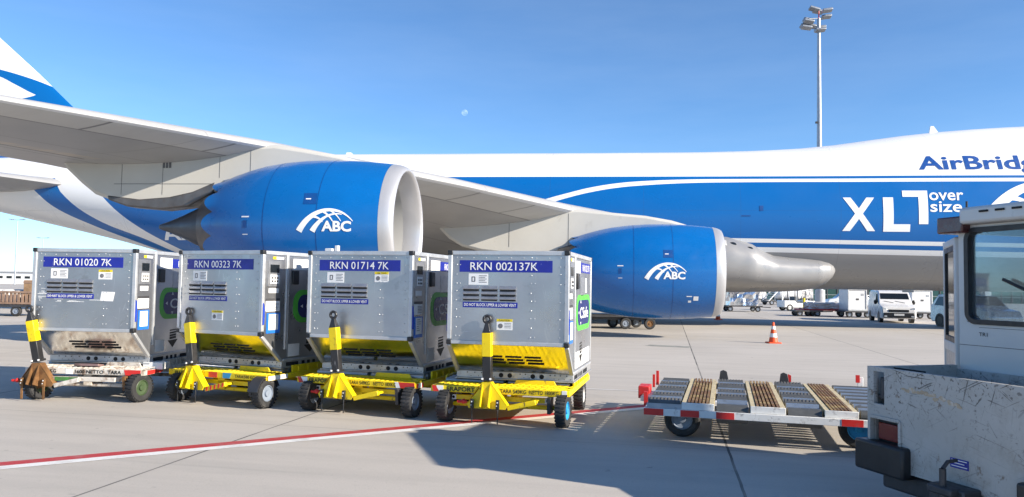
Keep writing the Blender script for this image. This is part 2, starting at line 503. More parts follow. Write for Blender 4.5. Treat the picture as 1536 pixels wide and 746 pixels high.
BLUE, WHITE, GREY = (0.001, 0.122, 0.40), (0.80, 0.80, 0.80), (0.27, 0.27, 0.275)
FT = [  # x, top, bottom, half width
    (-49.0, 7.7, 7.2, 0.15), (-47.5, 8.0, 7.0, 0.55), (-44, 8.25, 6.55, 1.05), (-40, 8.36, 5.95, 1.6), (-37.4, 8.42, 5.40, 1.95), (-34.9, 8.46, 4.87, 2.28),
    (-32.6, 8.48, 4.40, 2.55), (-29.8, 8.5, 3.80, 2.82), (-27.0, 8.5, 3.10, 3.02), (-24, 8.5, 2.48, 3.16), (-21, 8.5, 2.05, 3.23), (-18, 8.5, 1.85, 3.25),
    (-14, 8.5, 1.82, 3.25), (-10, 8.5, 1.82, 3.25), (-6, 8.5, 1.82, 3.25), (-2, 8.5, 1.82, 3.25), (0.8, 8.51, 1.82, 3.25), (2.4, 8.54, 1.82, 3.25), (4.0, 8.59, 1.82, 3.25),
    (5.5, 8.66, 1.82, 3.25), (7.0, 8.81, 1.82, 3.25), (8.7, 9.06, 1.82, 3.25), (10.2, 9.27, 1.82, 3.25), (11.75, 9.43, 1.82, 3.25), (13.3, 9.55, 1.82, 3.25),
    (15.8, 9.68, 1.84, 3.25), (18, 9.7, 1.92, 3.2), (20, 9.55, 2.05, 3.05), (22, 9.1, 2.3, 2.75), (24, 8.2, 2.75, 2.2), (25.6, 7.0, 3.3, 1.55), (26.7, 5.9, 3.9, 0.8), (27.2, 4.9, 4.6, 0.1)]
def fus_at(x):
    for a, b in zip(FT, FT[1:]):
        if a[0] <= x <= b[0]:
            k = (x - a[0]) / (b[0] - a[0])
            return [a[i] + (b[i] - a[i]) * k for i in (1, 2, 3)]
    return FT[-1][1:]
def fus_mid(top, bot):
    return bot + (min(top, 8.5) - bot) * 0.49
def fus_y(x, z, off=0.0):
    top, bot, hw = fus_at(x)
    m = fus_mid(top, bot)
    s = (z - m) / (top - m) if z > m else (m - z) / (m - bot)
    return -(hw * math.sqrt(max(0.0, 1 - min(1, s) ** 2)) + off)

def livery_nodes(nt, fuselage):
    tc = nt.nodes.new('ShaderNodeTexCoord')
    sp = nt.nodes.new('ShaderNodeSeparateXYZ'); L(nt, tc.outputs['Object'], sp.inputs[0])
    x, z = sp.outputs[0], sp.outputs[2]
    xn = math_n(nt, 'DIVIDE', math_n(nt, 'ADD', x, 50.0), 80.0)
    def curve(pts, zr=20.0):
        n = nt.nodes.new('ShaderNodeFloatCurve')
        c = n.mapping.curves[0]
        pts = [((a + 50) / 80.0, b / zr) for a, b in pts]
        c.points[0].location = (0.0, pts[0][1]); c.points[1].location = (1.0, pts[-1][1])
        for a, b in pts:
            c.points.new(a, b)
        n.mapping.use_clip = False
        n.mapping.update()
        L(nt, xn, n.inputs['Value'])
        return math_n(nt, 'MULTIPLY', n.outputs[0], zr)
    above = lambda c: math_n(nt, 'GREATER_THAN', z, c)
    below = lambda c: math_n(nt, 'LESS_THAN', z, c)
    AND = lambda a, b: math_n(nt, 'MULTIPLY', a, b)
    return tc.outputs['Object'], x, z, curve, above, below, AND

def plane_paint():
    m, nt, b = new_mat('freighter_livery')
    vec, x, z, curve, above, below, AND = livery_nodes(nt, True)
    col = mixc(nt, 1.0, BLUE, (1, 1, 1), 'MULTIPLY')
    # arc that rises from the wing and runs forward as a white line
    up = curve([(-14, 2.0), (-11, 3.6), (-9.0, 4.75), (-7.28, 5.62), (-6.6, 5.86), (-5.76, 6.10), (-4.55, 6.41), (-3.27, 6.62), (-2.08, 6.72), (-0.3, 6.79), (2, 6.81), (8, 6.82), (20, 6.83)])
    lo = curve([(-14, 1.6), (-11, 3.2), (-9.0, 4.42), (-7.28, 5.34), (-6.6, 5.60), (-5.76, 5.87), (-4.55, 6.18), (-3.27, 6.40), (-2.08, 6.51), (-0.3, 6.61), (2, 6.65), (8, 6.66), (20, 6.67)])
    col = mixc(nt, AND(below(up), above(lo)), col, WHITE)
    # low line pair
    t = math_n(nt, 'SUBTRACT', 4.085, math_n(nt, 'MULTIPLY', x, 0.0102))
    d = math_n(nt, 'SUBTRACT', t, z)
    fwd = math_n(nt, 'GREATER_THAN', x, -18.0)
    line = AND(math_n(nt, 'GREATER_THAN', d, 0.0), fwd)
    col = mixc(nt, line, col, WHITE)
    col = mixc(nt, AND(AND(math_n(nt, 'GREATER_THAN', d, 0.18), math_n(nt, 'LESS_THAN', d, 0.38)), fwd), col, BLUE)
    # tail swoosh: white belly, blue band, white band, blue
    b1 = curve([(-36, 8.6), (-33, 8.5), (-31.27, 8.02), (-29.57, 6.17), (-27.98, 4.75), (-25.88, 3.49), (-24, 2.6), (-21, 1.5), (-18, 0.5), (20, 0.1)])
    b2 = curve([(-40, 8.9), (-36, 8.8), (-33.01, 7.79), (-31.81, 6.17), (-29.83, 4.74), (-27.4, 3.81), (-26.23, 3.26), (-24, 2.3), (-21, 1.2), (-18, 0.3), (20, 0.1)])
    b3 = curve([(-42, 9.0), (-36, 8.8), (-34.7, 7.86), (-34.4, 7.13), (-33.38, 6.24), (-32.29, 5.38), (-30.52, 4.57), (-27.89, 3.58), (-25, 2.5), (-21, 1.0), (20, 0.1)])
    col = mixc(nt, below(b1), col, WHITE)
    col = mixc(nt, below(b2), col, BLUE)
    col = mixc(nt, below(b3), col, WHITE)
    # grey belly and white crown
    belly = curve([(-50, 1.0), (-26, 2.3), (-20, 2.9), (-14, 3.3), (20, 3.3), (28, 3.3)])
    col = mixc(nt, below(belly), col, GREY)
    col = mixc(nt, above(6.945), col, WHITE)
    # skin joints
    fx = math_n(nt, 'FRACT', math_n(nt, 'DIVIDE', x, 4.35))
    seam = math_n(nt, 'LESS_THAN', math_n(nt, 'ABSOLUTE', math_n(nt, 'SUBTRACT', fx, 0.5)), 0.0022)
    fz = math_n(nt, 'FRACT', math_n(nt, 'DIVIDE', z, 1.52))
    seam2 = math_n(nt, 'LESS_THAN', math_n(nt, 'ABSOLUTE', math_n(nt, 'SUBTRACT', fz, 0.5)), 0.005)
    col = mixc(nt, math_n(nt, 'MULTIPLY', math_n(nt, 'MAXIMUM', seam, seam2), 0.24), col, (0.05, 0.06, 0.08))
    mp = nt.nodes.new('ShaderNodeMapping'); mp.inputs['Scale'].default_value = (0.5, 1, 1.6); L(nt, vec, mp.inputs[0])
    col = mixc(nt, ramp(nt, noise(nt, mp.outputs[0], 0.8, 6, 0.6), 0.45, 0.75, 0, 0.05), col, (0.10, 0.11, 0.13))
    L(nt, col, b.inputs['Base Color'])
    L(nt, ramp(nt, noise(nt, vec, 0.5, 4), 0.3, 0.7, 0.24, 0.36), b.inputs['Roughness'])
    bn = nt.nodes.new('ShaderNodeBump'); bn.inputs['Strength'].default_value = 0.05; bn.inputs['Distance'].default_value = 0.05
    L(nt, noise(nt, vec, 1.4, 3), bn.inputs['Height']); L(nt, bn.outputs[0], b.inputs['Normal'])
    return m
def fin_paint():
    m, nt, b = new_mat('fin_livery')
    vec, x, z, curve, above, below, AND = livery_nodes(nt, False)
    up = curve([(-46, 14.6), (-42, 14.3), (-39.5, 13.85), (-37.92, 13.46), (-36.67, 13.13), (-34.88, 12.53), (-33.5, 11.9), (-32, 10.8), (-28, 8)])
    w1 = curve([(-46, 14.2), (-42, 13.95), (-39.5, 13.5), (-37.9, 13.08), (-36.63, 12.49), (-35.46, 11.94), (-35.0, 11.8), (-28, 11.8)])
    w2 = curve([(-46, 10.7), (-40, 11.2), (-36.67, 11.65), (-35.46, 11.93), (-35.0, 12.2), (-28, 12.2)])
    col = mixc(nt, below(up), WHITE, BLUE)
    col = mixc(nt, AND(below(w1), above(w2)), col, WHITE)
    L(nt, col, b.inputs['Base Color']); b.inputs['Roughness'].default_value = 0.3
    return m
def wing_paint():
    m, nt, b = new_mat('wing_skin')
    uv = nt.nodes.new('ShaderNodeUVMap'); uv.uv_map = 'UVMap'
    sp = nt.nodes.new('ShaderNodeSeparateXYZ'); L(nt, uv.outputs[0], sp.inputs[0])
    u, v = sp.outputs[0], sp.outputs[1]
    vec = coords(nt, rand=False)
    col = mixc(nt, ramp(nt, noise(nt, vec, 0.6, 5), 0.3, 0.7), (0.34, 0.34, 0.345), (0.40, 0.40, 0.40))
    col = mixc(nt, math_n(nt, 'MULTIPLY', math_n(nt, 'LESS_THAN', v, 0.16), math_n(nt, 'GREATER_THAN', v, 0.02)), col, (0.52, 0.515, 0.50))
    near = lambda q, p, w: math_n(nt, 'LESS_THAN', math_n(nt, 'ABSOLUTE', math_n(nt, 'SUBTRACT', q, p)), w)
    lines = math_n(nt, 'MAXIMUM', near(v, 0.16, 0.004), math_n(nt, 'MAXIMUM', near(v, 0.70, 0.004), near(v, 0.45, 0.002)))
    fr = math_n(nt, 'FRACT', math_n(nt, 'DIVIDE', u, 2.05))
    seam = math_n(nt, 'MULTIPLY', near(fr, 0.5, 0.014), math_n(nt, 'LESS_THAN', v, 0.16))
    fr2 = math_n(nt, 'FRACT', math_n(nt, 'DIVIDE', u, 3.4))
    seam2 = math_n(nt, 'MULTIPLY', near(fr2, 0.5, 0.003), 0.5)
    lines = math_n(nt, 'MAXIMUM', lines, math_n(nt, 'MAXIMUM', seam, seam2))
    col = mixc(nt, math_n(nt, 'MULTIPLY', lines, 0.7), col, (0.10, 0.10, 0.11))
    st = coords(nt, (0.5, 3.0, 1.0), rand=False)
    col = mixc(nt, ramp(nt, noise(nt, st, 1.2, 6, 0.6), 0.5, 0.8, 0, 0.25), col, (0.30, 0.29, 0.28))
    band = math_n(nt, 'MULTIPLY', math_n(nt, 'MULTIPLY', near(v, 0.60, 0.035), math_n(nt, 'GREATER_THAN', u, 21.6)), ramp(nt, noise(nt, st, 2.5, 5), 0.40, 0.6, 0.2, 0.9))
    col = mixc(nt, band, col, (0.50, 0.44, 0.36))
    col = mixc(nt, math_n(nt, 'MULTIPLY', near(v, 0.64, 0.006), math_n(nt, 'GREATER_THAN', u, 21.6)), col, (0.05, 0.05, 0.05))
    col = mixc(nt, math_n(nt, 'LESS_THAN', v, 0.02), col, (0.72, 0.72, 0.72))
    L(nt, col, b.inputs['Base Color']); b.inputs['Roughness'].default_value = 0.38
    return m
M['livery'] = plane_paint()
M['fin'] = fin_paint()
M['wing'] = wing_paint()
M['plane_grey'] = pm('strut_grey', (0.52, 0.505, 0.465), 0.42, 0, 0.06, 0.8, dirt=0.06, dcol=(0.3, 0.28, 0.25), ds=1.5)
M['stab_grey'] = pm('stabilizer_grey', (0.36, 0.36, 0.36), 0.4, 0.1, 0.06, 0.8)
M['fairing'] = pm('fairing_grey', (0.28, 0.28, 0.285), 0.36, 0.2, 0.06, 0.6, dirt=0.06, dcol=(0.35, 0.34, 0.33), ds=1.2, bump=0.02, bs=2)
M['nac_blue'] = pm('nacelle_blue', BLUE, 0.30, 0, 0.07, 0.9, bump=0.02, bs=2.5, coat=0.3)
M['nac_lip'] = pm('inlet_lip_metal', (0.50, 0.50, 0.515), 0.34, 0.45, 0.03, 1.0, rvar=0.03)
M['nac_in'] = pm('inlet_liner', (0.48, 0.475, 0.46), 0.5, 0.0, 0.03, 1.0, rvar=0.03)
M['hot'] = pm('exhaust_metal', (0.15, 0.145, 0.15), 0.40, 0.6, 0.22, 3.0, dirt=0.3, dcol=(0.14, 0.11, 0.09), ds=4)
M['cone_metal'] = pm('cone_metal', (0.09, 0.095, 0.11), 0.42, 0.5, 0.12, 2.0)
M['fan'] = pm('fan_blades', (0.10, 0.10, 0.11), 0.35, 0.6, 0.1, 4)
M['plane_white'] = pm('plane_white', WHITE, 0.3, 0, 0.03, 2)
M['seam'] = pm('panel_seam', (0.002, 0.06, 0.24), 0.5, 0, 0.1, 2)
M['dark_grey'] = pm('dark_grey', (0.07, 0.07, 0.075), 0.5, 0.2, 0.1, 2)

def build_fuselage():
    n = 96
    rings = []
    xs = []
    for a, b in zip(FT, FT[1:]):
        k = max(1, int((b[0] - a[0]) / 0.8))
        xs += [a[0] + (b[0] - a[0]) * i / k for i in range(k)]
    xs.append(FT[-1][0])
    # smooth the table a little so that the hump flows
    def sm(x):
        q = [fus_at(min(27.2, max(-49, x + d))) for d in (-0.8, -0.4, 0, 0.4, 0.8)]
        return [sum(p[i] for p in q) / 5 for i in range(3)] if -47 < x < 24 else fus_at(x)
    for x in xs:
        top, bot, hw = sm(x)
        m = fus_mid(top, bot)
        r = []
        for i in range(n):
            w = 2 * math.pi * i / n
            s, c = math.sin(w), math.cos(w)
            r.append(V((x, hw * c, m + s * ((top - m) if s > 0 else (m - bot)))))
        rings.append(r)
    return MB().loft(rings).build('fuselage', 'livery', plane, angle=60)
fuse = build_fuselage()

def airfoil(n=14):
    xs = [0.5 - 0.5 * math.cos(math.pi * i / n) for i in range(n + 1)]
    yt = [max(0.0, 5 * (0.2969 * math.sqrt(q) - 0.126 * q - 0.3516 * q * q + 0.2843 * q ** 3 - 0.1036 * q ** 4)) for q in xs]
    up = [(q, y * 1.10) for q, y in zip(xs, yt)]
    lo = [(q, -0.40 * math.sin(math.pi * q ** 0.78)) for q in xs]
    return up[::-1] + lo[1:-1]
def surface(name, secs, mat, sign, inc=0.055, vertical=False):
    """Wing-like loft; secs: (span, leading edge x, z, chord, thickness), span grows away from the body."""
    af = airfoil()
    rings, uvs = [], []
    fine = []
    for a, b in zip(secs, secs[1:]):
        for i in range(4):
            k = i / 4
            fine.append([p + (q - p) * k for p, q in zip(a, b)])
    fine.append(list(secs[-1]))
    for s, xl, zl, ch, th in fine:
        r = []
        for q, y in af:
            r.append(V((xl - q * ch, sign * s, zl + y * th - inc * ch * q)))
            uvs.append((s, q if y <= 0 else 2 + q))
        rings.append(r)
    o = MB().loft(rings).build(name, mat, plane, angle=50)
    ul = o.data.uv_layers.new(name='UVMap')
    for lp in o.data.loops:
        ul.data[lp.index].uv = uvs[lp.vertex_index]
    return o
WING = [(2.6, 2.4, 3.5, 15.6, 1.7), (5, 0.5, 3.92, 13.4, 1.45), (8, -1.95, 4.15, 11.4, 1.2), (11.7, -4.85, 4.38, 9.7, 1.0), (16, -8.1, 4.72, 7.9, 0.84),
        (20.8, -12.0, 5.04, 6.4, 0.66), (25, -15.75, 5.24, 5.1, 0.50), (29.5, -19.8, 5.5, 3.9, 0.36), (32.2, -22.8, 5.7, 2.5, 0.2), (33.8, -25.6, 5.85, 0.9, 0.06)]
for sg in (-1, 1):
    surface('wing', WING, 'wing', sg)
    for s, x, z, ln in ((7.0, -14.2, 3.35, 5.0), (14.0, -14.6, 4.15, 4.2), (24.2, -19.4, 4.92, 3.0)):
        rr = []
        for k in range(9):
            t = k / 8
            w = math.sin(math.pi * min(1, t * 0.92 + 0.06)) ** 0.7
            rr.append([V((x + ln * (0.5 - t), sg * s + 0.24 * w * math.cos(a), z + 0.1 - 0.25 * t * 0.3 + 0.36 * w * math.sin(a))) for a in [2 * math.pi * i / 14 for i in range(14)]])
        MB().loft(rr).build('flap_fairing', 'wing', plane)
    surface('stabilizer', [(1.2, -30.6, 6.62, 9.6, 0.95), (2.8, -32.0, 6.6, 8.4, 0.80), (6, -34.9, 6.85, 6.1, 0.55), (11, -39.5, 7.3, 2.6, 0.2)], 'stab_grey', sg, 0.0)
# fin
fr = []
for z, xl, ch, th in ((8.0, -29.4, 13.2, 1.0), (11.0, -33.03, 10.6, 0.85), (13.15, -35.44, 8.9, 0.72), (15.3, -38.02, 7.3, 0.58), (18.9, -42.2, 4.6, 0.36)):
    fr.append([V((xl - q * ch, y * th, z)) for q, y in airfoil()])
MB().loft(fr).build('tail_fin', 'fin', plane, angle=50)

# wing to body fairing: the grey bulge that ends in a blunt nose under the white line
def build_fairing():
    T = [(6.56, 2.70, 0.05, 2.1), (6.53, 2.69, 0.26, 2.3), (6.42, 2.67, 0.46, 2.50), (6.2, 2.63, 0.64, 2.70), (5.8, 2.59, 0.78, 2.90), (5.2, 2.56, 0.85, 3.06), (4.4, 2.55, 0.89, 3.24), (3.7, 2.57, 0.93, 3.42), (3.2, 2.68, 1.05, 3.56), (2.7, 2.84, 1.24, 3.74), (1.6, 3.0, 1.40, 3.92), (0.2, 3.04, 1.48, 4.05), (-3, 3.02, 1.48, 4.15),
         (-9, 2.95, 1.42, 4.1), (-14, 2.8, 1.2, 3.85), (-18, 2.6, 0.85, 3.4), (-21.5, 2.4, 0.4, 2.6)]
    rings = []
    sup = lambda c, e: math.copysign(abs(c) ** e, c)
    for a, b in zip(T, T[1:]):
        for i in range(4):
            k = i / 4
            x, zc, h, w = [p + (q - p) * k for p, q in zip(a, b)]
            rings.append([V((x, w * sup(math.cos(t), 0.62), zc + h * sup(math.sin(t), 0.72))) for t in [2 * math.pi * i / 64 for i in range(64)]])
    f = MB().loft(rings).build('wing_root_fairing', 'fairing', plane, angle=60)
    for x, z in ((1.75, 3.72), (2.5, 3.60)):
        # landing lights let into the wing root
        w = None
        for r0, r1 in zip(rings, rings[1:]):
            if r1[0].x <= x <= r0[0].x:
                for p in r0:
                    if p.y < 0 and abs(p.z - z) < 0.12 and (w is None or abs(p.z - z) < abs(w.z - z)):
                        w = p
        if w is not None:
            MB().ball((x, w.y - 0.0, w.z), 0.13, 0, 16, 8, (1.4, 0.35, 0.8)).build('landing_light', 'glass_dark', f)
build_fairing()

def lip_logo(h=1.0):
    """The bridge of arcs, as quads strips in a box about 2.4 wide and 1 high."""
    strips = []
    def arc(p0, p1, p2, w0, w1, n=16):
        pts = []
        for i in range(n + 1):
            t = i / n
            x = (1 - t) ** 2 * p0[0] + 2 * t * (1 - t) * p1[0] + t * t * p2[0]
            y = (1 - t) ** 2 * p0[1] + 2 * t * (1 - t) * p1[1] + t * t * p2[1]
            dx = 2 * (1 - t) * (p1[0] - p0[0]) + 2 * t * (p2[0] - p1[0])
            dy = 2 * (1 - t) * (p1[1] - p0[1]) + 2 * t * (p2[1] - p1[1])
            ln = math.hypot(dx, dy)
            w = (w0 + (w1 - w0) * t) / 2
            pts.append(((x - dy / ln * w, y + dx / ln * w), (x + dy / ln * w, y - dx / ln * w)))
        strips.append(pts)
    arc((0.12, 0.0), (0.55, 0.78), (1.25, 0.90), 0.27, 0.14)
    arc((1.25, 0.90), (1.95, 0.98), (2.42, 0.44), 0.14, 0.03)
    arc((0.70, 0.0), (0.92, 0.40), (1.28, 0.62), 0.24, 0.09)
    arc((1.28, 0.62), (1.62, 0.80), (1.95, 0.72), 0.09, 0.03)
    arc((0.72, 0.62), (0.98, 0.60), (1.14, 0.40), 0.10, 0.05)
    arc((1.10, 0.86), (1.40, 0.72), (1.58, 0.42), 0.10, 0.04)
    arc((1.38, 0.92), (1.72, 0.76), (1.92, 0.44), 0.07, 0.03)
    vs, fs = [], []
    for st in strips:
        o = len(vs)
        for a, b in st:
            vs += [a, b]
        fs += [(o + 2 * i, o + 2 * i + 1, o + 2 * i + 3, o + 2 * i + 2) for i in range(len(st) - 1)]
    return vs, fs
def wrap(name, flat, parent, mat, mapper, step):
    """Flat outlines (verts (a,b), faces) cut into small pieces and laid onto a curved skin by mapper(a, b)."""
    vs, fs = flat
    me = bpy.data.meshes.new(name)
    me.from_pydata([(a, b, 0) for a, b in vs], [], fs)
    bm = bmesh.new(); bm.from_mesh(me)
    for ax in (0, 1):
        lo, hi = min(p[ax] for p in vs), max(p[ax] for p in vs)
        k = lo + step
        while k < hi:
            co, no = V((0, 0, 0)), V((0, 0, 0)); co[ax] = k; no[ax] = 1
            bmesh.ops.bisect_plane(bm, geom=bm.verts[:] + bm.edges[:] + bm.faces[:], plane_co=co, plane_no=no)
            k += step
    bmesh.ops.triangulate(bm, faces=[f for f in bm.faces if len(f.verts) > 4])
    for v in bm.verts:
        v.co = mapper(v.co.x, v.co.y)
    bm.to_mesh(me); bm.free()
    me.materials.append(M[mat])
    o = bpy.data.objects.new(name, me); COL.objects.link(o); o.parent = parent
    return o

# big lettering on the flank
def flank(name, flat, x0, z0, mat='text_white'):
    return wrap(name, flat, fuse, mat, lambda a, b: V((x0 + a, fus_y(x0 + a, z0 + b, 0.012), z0 + b)), 0.14)
flank('lettering', text_fit('AirBridge', 5.55, 0.88, 0.022), 10.02, 7.02, 'text_navy')
flank('lettering', text_fit('X', 1.40, 1.50, 0.03), 6.58, 4.42)
flank('lettering', ([(0, 0), (1.13, 0), (1.13, 0.33), (0.43, 0.33), (0.43, 1.53), (0, 1.53)], [(0, 1, 2, 3), (0, 3, 4, 5)]), 8.32, 4.40)
flank('lettering', ([(0, 1.50), (0, 1.22), (0.66, 1.22), (0.66, 0), (1.05, 0), (1.05, 1.50)], [(0, 1, 2, 5), (2, 3, 4, 5)]), 9.15, 4.74)
flank('lettering', text_fit('over', 1.42, 0.36, 0.012), 10.27, 5.80)
flank('lettering', text_fit('size', 1.32, 0.48, 0.012), 10.29, 5.28)
flank('lettering', text_fit('AirBridge', 5.6, 0.80, 0.03), -26.25, 3.60)
lg = lip_logo()
flank('bridge_emblem', ([(a * 2.1, b * 2.2) for a, b in lg[0]], lg[1]), 12.15, 4.55)

# small things on the skin
def skin_patch(name, x, z, w, h, mat, off=0.012):
    return wrap(name, ([(0, 0), (w, 0), (w, h), (0, h)], [(0, 1, 2, 3)]), fuse, mat, lambda a, b: V((x + a, fus_y(x + a, z + b, off), z + b)), 0.2)
skin_patch('vent_panel', 3.0, 5.30, 0.16, 0.24, 'seam')
skin_patch('vent_panel', 2.2, 5.05, 0.40, 0.05, 'seam')
skin_patch('vent_panel', -14.2, 7.2, 0.5, 0.04, 'seam')
MB().prism([(0, 0), (0.45, 0), (0.20, 0.36), (0.06, 0.36)], (11.55, 0, 9.40), (1, 0, 0), (0, 0, 1), (0, 1, 0), -0.05, 0.05).build('blade_antenna', 'plane_white', plane)
MB().prism([(0, 0), (0.5, 0), (0.3, 0.16), (0.08, 0.16)], (-17.6, 0, 8.48), (1, 0, 0), (0, 0, 1), (0, 1, 0), -0.05, 0.05).build('blade_antenna', 'plane_white', plane)
MB().box((10.3, -0.6, 1.80), (0.5, 0.05, 0.14)).build('drain_mast', 'fairing', plane)

def build_engine(xl, y, zc, strut, lf, kf=1.0):
    r0 = empty('engine', (0, 0, 0)); r0.parent = plane
    ax = (-1, 0, 0)
    o = (xl, y, zc)
    out = [(0.33, 1.552), (0.62, 1.582), (0.95, 1.612), (1.4, 1.642), (2.0, 1.652), (2.6, 1.642), (3.2, 1.60), (3.8, 1.525), (4.3, 1.42), (4.75, 1.30), (4.98, 1.225), (5.12, 1.175)]
    sk = lambda d: d if d < 2.0 else 2.0 + (d - 2.0) * kf
    out = [(sk(d), r) for d, r in out]
    nch = 13
    n = nch * 8
    b = MB().lathe(out + [(sk(5.10), 1.15), (sk(4.6), 1.22)], o, ax, n, 0, lambda q, w: (0.26 * abs(math.sin(w * nch / 2)) ** 0.8 - 0.10) if q in (11, 12) else 0)
    cowl = b.build('cowl', 'nac_blue', r0, angle=50)
    lip = MB().lathe([(0.327, 1.554), (0.22, 1.537), (0.13, 1.512), (0.06, 1.48), (0.015, 1.445), (0.0, 1.41), (0.02, 1.375), (0.08, 1.345), (0.2, 1.315), (0.4, 1.29), (0.5, 1.285)], o, ax, 72)
    lip.build('inlet_lip', 'nac_lip', r0, angle=80)
    MB().lathe([(0.5, 1.285), (0.9, 1.29), (1.4, 1.32), (1.75, 1.335), (1.9, 1.335)], o, ax, 72).build('inlet_liner', 'nac_in', r0, angle=80)
    fan = MB()
    for k in range(18):
        w0 = 2 * math.pi * k / 18
        st = []
        for t in (0.3, 0.6, 0.95, 1.31):
            tw = 0.25 + 0.5 * t
            cw = 0.26
            d = V((0, math.cos(w0 + 0.15 * t), math.sin(w0 + 0.15 * t))); tn = V((0, -d.z, d.y))
            c = V(o) + V((-1.72, 0, 0)) + d * t
            e = (V((1, 0, 0)) * math.cos(tw) + tn * math.sin(tw)) * cw / 2
            st.append((c - e, c + e))
        o2 = len(fan.v)
        fan.v += [p for a in st for p in a]
        for i in range(3):
            fan.f.append((o2 + 2 * i, o2 + 2 * i + 1, o2 + 2 * i + 3, o2 + 2 * i + 2)); fan.m.append(0)
    fan.lathe([(1.95, 0.02), (1.95, 1.33)], o, ax, 48)
    fn = fan.build('fan', 'fan', r0, recalc=False)
    MB().lathe([(1.15, 0.0), (1.2, 0.08), (1.4, 0.22), (1.62, 0.33), (1.9, 0.38)], o, ax, 32).build('spinner', 'dark_grey', fn, angle=80)
    core = MB().lathe([(sk(4.3), 1.04), (sk(4.8), 1.00), (sk(5.2), 0.94), (sk(5.72), 0.80), (sk(5.70), 0.77), (sk(5.2), 0.80)], o, ax, 84)
    core.build('exhaust_nozzle', 'hot', r0, angle=50)
    MB().lathe([(sk(4.9), 0.72), (sk(5.4), 0.70), (sk(5.62), 0.66), (sk(5.62) * 0.45 + 6.45 * 0.55, 0.30), (6.2, 0.14), (6.42, 0.07), (6.46, 0.055), (6.47, 0.0)], o, ax, 40).build('exhaust_cone', 'cone_metal', r0, angle=80)
    MB().lathe([(sk(4.5), 1.24), (sk(4.51), 0.9)], o, ax, 48).build('duct_wall', 'dark_grey', r0)
    # seams, latches, stencils on the flank that faces the wing tip
    sg = 1 if y > 0 else -1
    def rad(d):
        for a, q in zip(out, out[1:]):
            if a[0] <= d <= q[0]:
                return a[1] + (q[1] - a[1]) * (d - a[0]) / (q[0] - a[0])
        return 1.2
    def mapn(off):
        return lambda x, z: V((x, y + sg * math.sqrt(max(0.01, (rad(xl - x) + off) ** 2 - (z - zc) ** 2)), z))
    for d in (1.72, 3.0):
        MB().lathe([(d, rad(d) + 0.003), (d + 0.018, rad(d + 0.018) + 0.003)], o, ax, 72).build('cowl_seam', 'seam', cowl, recalc=True)
    def patch(x, z, w, h, mat, nm):
        p = [(x, z), (x + w, z), (x + w, z + h), (x, z + h)]
        wrap(nm, (p, [(0, 1, 2, 3)]), cowl, mat, mapn(0.006), 0.2)
    patch(xl - 1.55 - 0.5, zc + 0.42, 0.30, 0.26, 'seam', 'access_panel')
    patch(xl - 2.0, zc + 0.53, 0.12, 0.025, 'text_white', 'stencil')
    patch(xl - 3.55, zc + 0.12, 0.20, 0.03, 'text_white', 'stencil')
    patch(xl - 3.51, zc - 0.12, 0.10, 0.17, 'seam', 'access_panel')
    patch(xl - 3.52, zc - 0.28, 0.14, 0.02, 'text_white', 'stencil')
    patch(xl - 1.05, zc - 0.98, 0.16, 0.14, 'text_white', 'stencil')
    patch(xl - 1.28, zc - 0.86, 0.18, 0.03, 'text_white', 'stencil')
    patch(xl - 1.22, zc - 1.05, 0.10, 0.07, 'text_white', 'stencil')
    if lf is not None and sg < 0:
        x0, z0, w = lf
        k = w / 2.42
        wrap('bridge_emblem', ([(x0 + a * k, z0 + b * k) for a, b in lg[0]], lg[1]), cowl, 'text_white', mapn(0.007), 0.1)
        tv, tf = text_fit('ABC', w * 0.52, w * 0.185, 0.035)
        wrap('lettering', ([(x0 + w * 0.455 + a, z0 + b) for a, b in tv], tf), cowl, 'text_white', mapn(0.010), 0.1)
    if sg < 0:
        st = MB().prism(strut, (0, y, 0), (1, 0, 0), (0, 0, 1), (0, 1, 0), -0.26, 0.26).build('pylon', 'plane_grey', plane, bevel=0.10)
        return r0, st
    m2 = MB().prism(strut, (0, y, 0), (1, 0, 0), (0, 0, 1), (0, 1, 0), -0.26, 0.26).build('pylon', 'plane_grey', plane, bevel=0.10)
    return r0, m2
SO = [(-9.4, 4.55), (-10.3, 4.82), (-11.2, 4.98), (-12.0, 5.10), (-13.5, 5.02), (-17.8, 4.85), (-17.55, 4.5), (-17.14, 4.15), (-16.76, 3.87), (-16.23, 3.69), (-15.83, 3.60), (-14.92, 3.57), (-14.2, 3.66), (-13.6, 3.9), (-12.3, 4.1), (-10.5, 4.2)]
SI = [(x + 8.68, z - 0.74) for x, z in SO[:3]] + [(-4.85, 4.45), (-6.3, 4.40), (-10.2, 4.1), (-9.9, 3.8), (-9.5, 3.4), (-9.0, 3.1), (-8.3, 2.93), (-7.5, 2.85), (-6.4, 2.83), (-5.5, 2.9), (-4.9, 3.1), (-3.6, 3.35), (-1.8, 3.45)]
